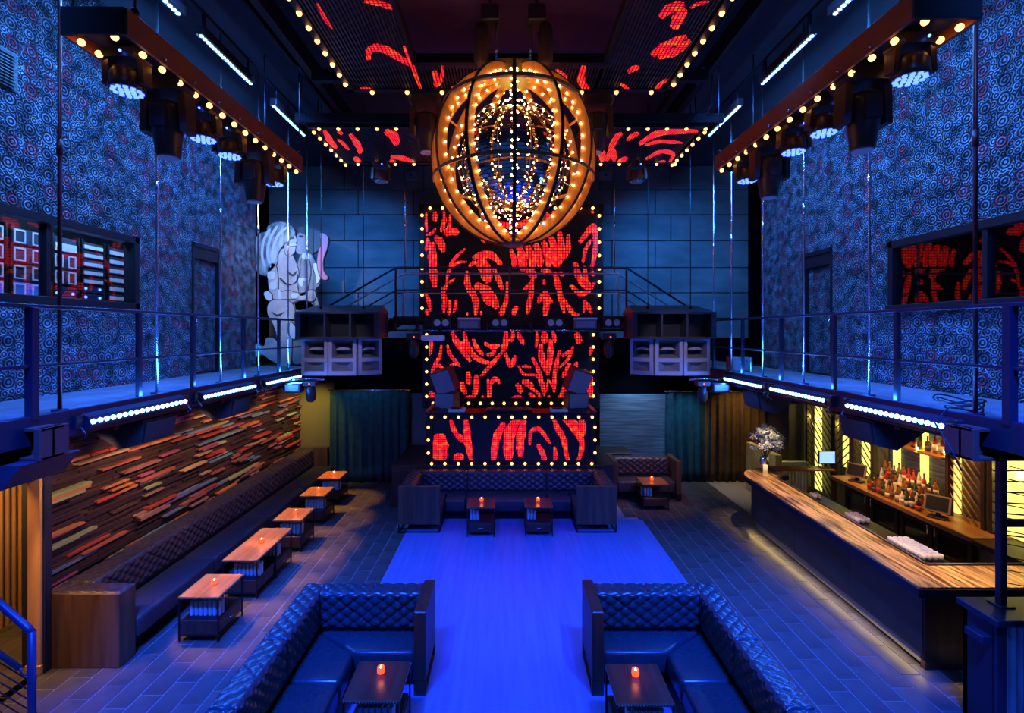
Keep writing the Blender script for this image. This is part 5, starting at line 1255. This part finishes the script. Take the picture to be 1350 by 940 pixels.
# ceiling beams
for x in (-3.25, 3.35):
    o = MB().bbox(x-.06, x+.06, 0, 12.5, 8.45, 8.75, .006).bbox(x-.30, x-.24, 0, 12.5, 8.6, 8.7, .004).build('ceiling_beam', M['black']); tag(o, 'black ceiling beam running over the '+('equipment window side' if x < 0 else 'bar side'), 'beam')
o = MB().bbox(-3.2, 3.3, 5.6, 5.75, 8.5, 8.75, .006).bbox(-3.2, 3.3, 7.9, 8.0, 8.3, 8.5, .006).build('cross_beam', M['black']); tag(o, 'black cross beam above the mirror ball', 'beam')
struct('ceiling_panel', MB().box(-2.6, 2.7, 3.5, 8.0, 8.86, 8.9), noisy('plum_ceiling', (.10,.035,.06), (.13,.05,.08), (1,1,1), .8, bump=0), 'plum painted ceiling panel above the slatted screen')
light('AREA', (0.05, 5.3, 8.2), (0.05, 5.4, 8.9), 2.0, (1, .16, .35), 1.2, name='ceiling_glow_light')
# small signs on rear wall
for x in (-1.95+0, 2.95):
    g = thing('wall_box', 'small pale junction box high on the rear wall '+('beside the cutout side' if x < 0 else 'beside the bar side'), 'box', (x-.8 if x < 0 else x-.1, 13.9, 8.2))
    xx = g.location.x
    MB().bbox(xx-.18, xx+.18, 13.88, 13.98, 8.55, 8.80, .01).build('case', M['amp_grey'], g)
    MB().cyl((xx, 13.875, 8.7), (xx, 13.885, 8.7), .03, 10).build('lens', M['black'], g)

# ================================================================ MIRROR BALL IN ITS CAGE
bc = Vector((.09, 6.5, 6.54)); RC = 1.10; VS = 1.07
t = thing('mirror_ball_cage', 'huge mirror ball inside a golden bulb-studded wooden globe cage', 'chandelier', bc)
def cpos(r, lat, lon): return Vector((r*math.cos(lat)*math.sin(lon), -r*math.cos(lat)*math.cos(lon), r*VS*math.sin(lat)))
for k in range(12):
    lon = k*PI/6
    b = MB(); vs = []; n = 36; tn = Vector((math.cos(lon), math.sin(lon), 0))*.017
    for i in range(n+1):
        lat = -PI/2+.04+(PI-.08)*i/n
        for r, sg in ((RC, -1), (RC, 1), (RC-.13, 1), (RC-.13, -1)): vs.append(cpos(r, lat, lon)+tn*sg)
    fs = [(i*4+j, i*4+(j+1)%4, i*4+4+(j+1)%4, i*4+4+j) for i in range(n) for j in range(4)] + [(0,1,2,3), (n*4+3, n*4+2, n*4+1, n*4)]
    hp = b.add(vs, fs).build('hoop', M['cage_wood'], t, False)
    b = MB(); vs = []                                  # dark steel band on the hoop's outer edge
    for i in range(n+1):
        lat = -PI/2+.04+(PI-.08)*i/n
        for r, sg in ((RC+.012, -1.25), (RC+.012, 1.25), (RC, 1.25), (RC, -1.25)): vs.append(cpos(r, lat, lon)+tn*sg)
    b.add(vs, fs).build('edge_band', M['black_steel'], hp, False)
    b = MB(); b2 = MB()
    for i in range(19):
        lat = -1.34+2.62*i/18
        for sg in (-1, 1): b.sphere(cpos(RC-.10, lat+.035*sg, lon)+tn*sg*2.2, .012, 6, 4)
    tag(b.build('bulb_string', M['bulb_small'], hp, False), kind='stuff')
for lat in (.56, -.27):
    b = MB(); n = 48; vs = []
    for i in range(n):
        lon = 2*PI*i/n
        for r, dz in ((RC+.016, -.02), (RC+.016, .02), (RC-.01, .02), (RC-.01, -.02)): p = cpos(r, lat, lon); vs.append(p+Vector((0,0,dz)))
    b.add(vs, [(i*4+j, i*4+(j+1)%4, ((i+1)%n)*4+(j+1)%4, ((i+1)%n)*4+j) for i in range(n) for j in range(4)]).build('ring', M['cage_wood'], t, False)
MB().lathe([(.1,-RC*VS-.02),(.17,-RC*VS+.01),(.17,-RC*VS+.05),(.1,-RC*VS+.08)], 16).build('bottom_hub', M['cage_wood'], t, False)
MB().bbox(-.22, .22, -.22, .22, RC*VS-.16, RC*VS+.04, .01).build('top_hub', M['olive'], t, False)
# mirror ball with flat mirror tiles
RB = .70
core = MB().sphere((0,0,-.06), RB-.012, 32, 20).build('mirror_ball', M['black_steel'], t, False)
b = MB(); nl = 52
for i in range(nl):
    la0 = -PI/2+PI*i/nl+.006; la1 = -PI/2+PI*(i+1)/nl-.006; lm_ = (la0+la1)/2
    m_ = max(4, int(2*nl*math.cos(lm_)))
    for j in range(m_):
        lo0 = 2*PI*j/m_+.05/m_; lo1 = 2*PI*(j+1)/m_-.25/m_
        c_ = Vector((math.cos(lm_)*math.sin((lo0+lo1)/2), -math.cos(lm_)*math.cos((lo0+lo1)/2), math.sin(lm_)))
        nrm = (c_+Vector((random.gauss(0,.018), random.gauss(0,.018), random.gauss(0,.018)))).normalized()
        q = []
        for la, lo in ((la0,lo0),(la0,lo1),(la1,lo1),(la1,lo0)):
            p = Vector((math.cos(la)*math.sin(lo), -math.cos(la)*math.cos(lo), math.sin(la)))*RB
            p = p-nrm*((p-c_*RB).dot(nrm)); q.append(p+Vector((0,0,-.06)))
        b.add(q, [(0,1,2,3)])
tag(b.build('mirror_tile_field', M['mirror'], core, False), kind='stuff')
for k in range(12):
    lon = (k+.5)*PI/6; b = MB(); wr = []
    for i in range(13):
        lat = -1.20+2.4*i/12; p = cpos(RB+.055, lat, lon); p.z = (RB+.055)*math.sin(lat)-.06; b.sphere(p, .010, 6, 4); wr.append(p*1.02)
    s_ = tag(b.build('bulb_string', M['bulb_small'], t, False), kind='stuff')
    MB().tube(wr, .006, 5).build('wire', M['cage_wood'], s_, False)
MB().cyl((0,0,RB-.08), (0,0,RC*VS-.1), .03, 10).build('hanging_stem', M['black_steel'], t, False)
for k in range(6):
    lon = k*PI/3+.2
    MB().cyl(cpos(RC-.12, -.5, lon), cpos(RB+.03, -.5, lon), .008, 5).build('spoke', M['chrome'], t, False)
light('POINT', bc+Vector((0, 0, .86)), None, 8, (1, .55, .17), .1, name='ball_bulb_light')
# motor hoists that carry the globe
for x in (-.22, .40):
    g = thing('chain_hoist', 'dark motor hoist with chain bag above the mirror ball', 'hoist', (x, 6.5, 7.8), group='hoists above the mirror ball')
    MB().bbox(x-.12, x+.12, 6.38, 6.62, 8.32, 8.55, .02).box(x-.02, x+.02, 6.48, 6.52, 8.55, 8.87).build('motor', M['fixture'], g)
    MB().lathe([(.06,7.78),(.10,7.82),(.11,8.2),(.08,8.32)], 10, (x+(-.12 if x < 0 else .12), 6.5, 0)).build('chain_bag', mat('bag_canvas', (.06,.03,.02), .8), g)
    MB().cyl((x+(.08 if x < 0 else -.08), 6.5, 7.72), (x+(.08 if x < 0 else -.08), 6.5, 8.35), .014, 6).lathe([(.02,7.95),(.035,8.0),(.02,8.05)], 8, (x+(.08 if x < 0 else -.08), 6.5, 0)).build('chain', M['chrome'], g)

# ================================================================ CURTAINS
def curtain(x0, x1, y, z1, mt, label, wv, amp=.06):
    t = thing('curtain', label, 'curtain', ((x0+x1)/2, y, 0))
    b = MB(); n = int((x1-x0)*48); rows = 8; vs = []
    for j in range(rows+1):
        v = j/rows
        for i in range(n+1):
            x = x0+(x1-x0)*i/n; ph = (x-x0)*wv
            dy = amp*(math.sin(ph)+.45*math.sin(ph*.43+1.3+v*.5)+.25*math.sin(ph*2.1+v))*(.55+.45*(1-v))
            vs.append((x+.02*math.sin(ph*1.7)*(1-v), y+dy, .01+(z1-.01)*v))
    fs = [(j*(n+1)+i, j*(n+1)+i+1, (j+1)*(n+1)+i+1, (j+1)*(n+1)+i) for j in range(rows) for i in range(n)]
    o = b.add(vs, fs, True).build('drape', mt, t); m_ = o.modifiers.new('thick', 'SOLIDIFY'); m_.thickness = .008
    MB().cyl((x0-.05, y, z1+.03), (x1+.05, y, z1+.03), .02, 8).build('rail', M['chrome'], t)
    for k in range(int((x1-x0)/.14)): MB().lathe([(.022,-.005),(.03,0),(.022,.005)], 8, (x0+.05+k*.14, y, z1+.02), rot=Matrix.Rotation(PI/2, 3, 'Y')).build('hook_ring', M['black_steel'], t)
    return t
curtain(-4.93, -2.72, 13.45, 2.54, M['curtain_teal'], 'teal velvet curtain on a rail beside the olive wall', 26)
curtain(4.45, 5.35, 13.5, 2.5, M['curtain_teal'], 'teal velvet curtain beside the grey board wall', 26)
curtain(5.36, 7.25, 13.5, 2.5, M['curtain_warm_lit'], 'warm-lit brown velvet curtain in the corner beyond the bar', 30)
struct('wall_curtain_gap', MB().box(-2.72, -2.2, 13.66, 13.72, 0, 2.45), noisy('violet_grey_wall', (.10,.10,.13), (.14,.14,.18), (2,2,2), .7), 'narrow grey wall strip between curtain and stage')
light('SPOT', (-3.8, 11.6, 3.9), (-3.9, 13.5, 1.6), 280, (.05, .46, .85), .08, angle=60, blend=.9, name='curtain_light')
light('SPOT', (5.0, 12.4, 3.1), (5.0, 13.5, 1.6), 130, (.1, .5, .9), .08, angle=50, blend=.9, name='curtain_light')
light('SPOT', (6.4, 12.6, 3.1), (6.3, 13.5, .9), 110, (1, .6, .14), .08, angle=80, blend=.9, name='curtain_light')

# ================================================================ EQUIPMENT RACKS behind the window
def rack(y0, y1, label, rows):
    t = thing('equipment_rack', label, 'rack', (-6.6, (y0+y1)/2, 4.35))
    for y in (y0, y1-.03): MB().bbox(-6.9, -6.5, y, y+.03, 4.35, 5.62, .004).build('upright', M['black_steel'], t)
    MB().box(-7.0, -6.9, y0, y1, 4.35, 5.62).build('back', M['black'], t)
    h = 1.2/len(rows)
    for k, kd in enumerate(rows):
        z0 = 5.60-(k+1)*h
        if kd == '-': continue
        u = MB().bbox(-6.88, -6.52, y0+.035, y1-.035, z0+.01, z0+h-.02, .006).build('amplifier', M['amp_blue'] if kd == 'b' else M['amp_dark'], t)
        w_ = (y1-y0-.1)
        if kd in 'ab':
            for f0 in (0, .62):
                a, b_ = y0+.05+f0*w_, y0+.05+(f0+.38)*w_
                MB().box(-6.52, -6.508, a, b_, z0+h-.055, z0+h-.035).box(-6.52, -6.508, a, b_, z0+.025, z0+.04).box(-6.52, -6.508, a, a+.015, z0+.025, z0+h-.04).box(-6.52, -6.508, b_-.015, b_, z0+.025, z0+h-.04).build('handle', M['rack_white'], u)
        elif kd == 'c': MB().box(-6.52, -6.505, y0+.05, y1-.05, z0+.02, z0+h*.55).build('face_plate', M['rack_white'], u)
        elif kd == 'r':
            for q in range(8): MB().box(-6.52, -6.51, y0+.06+q*w_/9, y0+.06+q*w_/9+.02, z0+.03, z0+.05).build('indicator', M['reddot'], u)
        elif kd == 'l':
            for q in range(2): MB().sphere((-6.515, y0+.08+q*w_*.75, z0+h*.5), .02, 8, 5).build('indicator', M['bluedot'], u)
M['amp_dark'] = mat('amp_dark_face', (.04,.05,.08), .4, .3); M['rack_white'] = mat('rack_handle_glow', (.6,.68,.8), .35, .3, emit=(.3,.5,1), es=.25)  # handle emission stands in for light falling on the pale rack fronts
rack(5.72, 6.30, 'rack of amplifiers with pale handles in the equipment window, beside the frame', 'aaabb')
rack(6.34, 6.84, 'rack of amplifiers with two blue units in the equipment window', 'aaabb')
rack(6.92, 7.36, 'rack with green and red lit units behind the window pane', 'caalc')
rack(7.40, 7.84, 'rack of flat pale units with blue lights behind the window pane', 'cccccllll')
rack(7.88, 8.36, 'rack of pale units with two rows of red lights behind the window pane', 'ccccccrr')
light('AREA', (-6.2, 7.0, 5.9), (-6.55, 7.0, 5.0), 45, (.25, .5, 1), 2.4, .1, name='rack_room_light')

# ================================================================ PAINTED CUTOUT
YC = 11.55
def cp2(a, b): x, _, z = px(310+a/4.27, 280+b/4.27, YC); return (x, z)
t = thing('painted_cutout', 'large painted cutout of a kissing couple kneeling on the catwalk', 'cutout', (cp2(290,860)[0], YC, 3.38))
skin = noisy('cutout_skin_paint', (.30,.26,.25), (.42,.38,.37), (3,3,3), .6, bump=0); skin2 = noisy('cutout_skin_dark_paint', (.19,.17,.17), (.27,.25,.25), (3,3,3), .6, bump=0)
hairm = noisy('cutout_hair_paint', (.05,.08,.08), (.42,.46,.45), (5,1,1.6), .6, bump=0, lo=.42, hi=.62); dkh = mat('cutout_dark_hair_paint', (.03,.045,.05), .6); pink = mat('cutout_pink_paint', (.5,.14,.16), .6); wht = mat('cutout_white_paint', (.5,.52,.55), .6); shade = mat('cutout_outline_paint', (.03,.03,.04), .6)
def piece(name, pts, m_, lay, sm=True):
    P = [cp2(p[0], p[1]) for p in smooth_poly([Vector((p[0], p[1], 0)) for p in pts])]
    a = sum(P[i][0]*P[(i+1)%len(P)][1]-P[(i+1)%len(P)][0]*P[i][1] for i in range(len(P)))
    if a < 0: P = P[::-1]
    o = MB().prism(P, YC-.012*lay-.03, YC+.03-.004*lay, 'y').build(name, m_, t)
    if name not in ('outline', 'hair_strand', 'cuff', 'eye', 'ear', 'chest_line', 'knee_line'): MB().prism(inset(P, -.016), YC-.012*lay-.026, YC+.028-.004*lay, 'y').build('outline', shade, o)
    return o
piece('torso', [(375,240),(430,235),(458,300),(478,400),(452,440),(470,545),(345,545),(356,440),(346,350),(358,280)], skin2, 0)
piece('legs', [(330,520),(440,520),(445,700),(440,862),(335,862),(330,700)], skin2, 0)
piece('torso', [(240,230),(300,200),(330,250),(352,300),(362,350),(350,400),(362,470),(335,505),(250,505),(205,470),(198,420),(188,340),(215,300)], skin, 1)
piece('thigh', [(195,515),(240,485),(300,497),(338,535),(336,600),(326,700),(318,850),(285,862),(250,845),(242,700),(215,620),(190,570)], skin, 2)
piece('foot', [(40,770),(80,732),(125,742),(168,752),(180,710),(215,708),(245,740),(262,850),(200,828),(160,800),(120,815),(50,812)], skin, 1)
piece('head', [(350,150),(362,120),(400,108),(428,150),(422,200),(398,232),(362,236),(345,212),(356,180)], skin2, 1)
piece('head', [(296,105),(334,116),(345,140),(353,162),(346,172),(351,186),(345,200),(338,226),(312,246),(288,232),(284,165)], skin, 2)
piece('eye', [(322,148),(332,144),(341,148),(332,152)], shade, 5)
piece('eye', [(366,138),(376,132),(388,137),(376,142)], shade, 5)
piece('ear', [(402,160),(412,156),(414,172),(406,180)], skin, 5)
piece('chest_line', [(300,330),(330,350),(350,332),(345,350),(328,362),(304,346)], shade, 4)
piece('knee_line', [(215,560),(245,575),(285,560),(245,584)], shade, 5)
piece('hair', [(195,78),(250,56),(310,70),(342,110),(330,140),(300,165),(270,195),(246,240),(242,290),(205,330),(182,356),(140,342),(118,300),(132,290),(112,220),(118,160),(150,122),(185,110)], hairm, 3)
for c_ in ([(200,100),(170,160),(160,240),(175,300)], [(240,85),(205,150),(190,230),(205,300)], [(290,90),(250,130),(225,190),(215,250)]):
    q = [(x-6, y) for x, y in c_]+[(x+7, y+4) for x, y in c_[::-1]]; piece('hair_strand', q, wht, 4)
piece('cap', [(358,102),(390,84),(480,112),(492,150),(470,212),(430,232),(416,180),(408,132),(380,116)], dkh, 2)
piece('scarf', [(485,120),(526,140),(522,200),(500,270),(502,330),(526,366),(510,382),(484,362),(468,300),(474,230),(490,180)], pink, 3)
piece('arm', [(195,300),(235,300),(248,380),(252,450),(300,440),(370,456),(440,436),(458,468),(440,500),(370,492),(300,488),(222,486),(198,430)], skin, 3)
piece('arm', [(380,270),(415,262),(430,330),(416,420),(400,460),(372,470),(366,420),(374,340)], skin2, 3)
piece('outline', [(262,370),(300,402),(345,398),(358,350),(350,392),(300,410),(262,380)], shade, 4)
for q in ([(196,338),(230,338),(230,376),(196,376)], [(206,398),(240,396),(240,432),(206,432)], [(388,234),(420,236),(420,266),(388,264)], [(368,372),(416,376),(412,384),(390,388),(388,416),(370,412)], [(328,458),(362,460),(360,482),(328,482)], [(252,440),(262,440),(268,484),(256,484)], [(118,748),(146,750),(148,806),(120,804)], [(306,176),(350,182),(350,192),(306,190)]):
    piece('cuff', q, wht, 5)
piece('glove', [(172,458),(192,446),(216,466),(212,494),(188,492)], wht, 4)
piece('skirt', [(318,620),(350,650),(378,692),(340,712),(316,690)], wht, 4)
piece('ribbon', [(440,300),(462,290),(486,340),(480,380),(462,400),(456,350)], wht, 2)
MB().box(cp2(240,860)[0], cp2(440,860)[0], YC-.03, YC+.25, 3.38, 3.42).build('base_board', M['black'], t)
light('SPOT', (-4.3, 8.3, 6.6), (-5.35, 11.55, 5.5), 520, (.72, .82, 1), .05, angle=56, blend=.9, name='cutout_added_light')  # added spot without a fixture, brightening the cutout

# loose cables on the ceiling above the beams
for s, nm in ((-1, 'near the equipment window'), (1, 'near the bar')):
    o = MB().tube([(s*3.66, 8.6, 9.0), (s*3.7, 8.7, 8.3), (s*3.65, 9.0, 8.1), (s*3.64, 9.3, 8.4), (s*3.64, 9.4, 9.0)], .012, 6).build('loose_cable', M['black']); tag(o, 'loose black cable looped under the ceiling '+nm, 'cable')
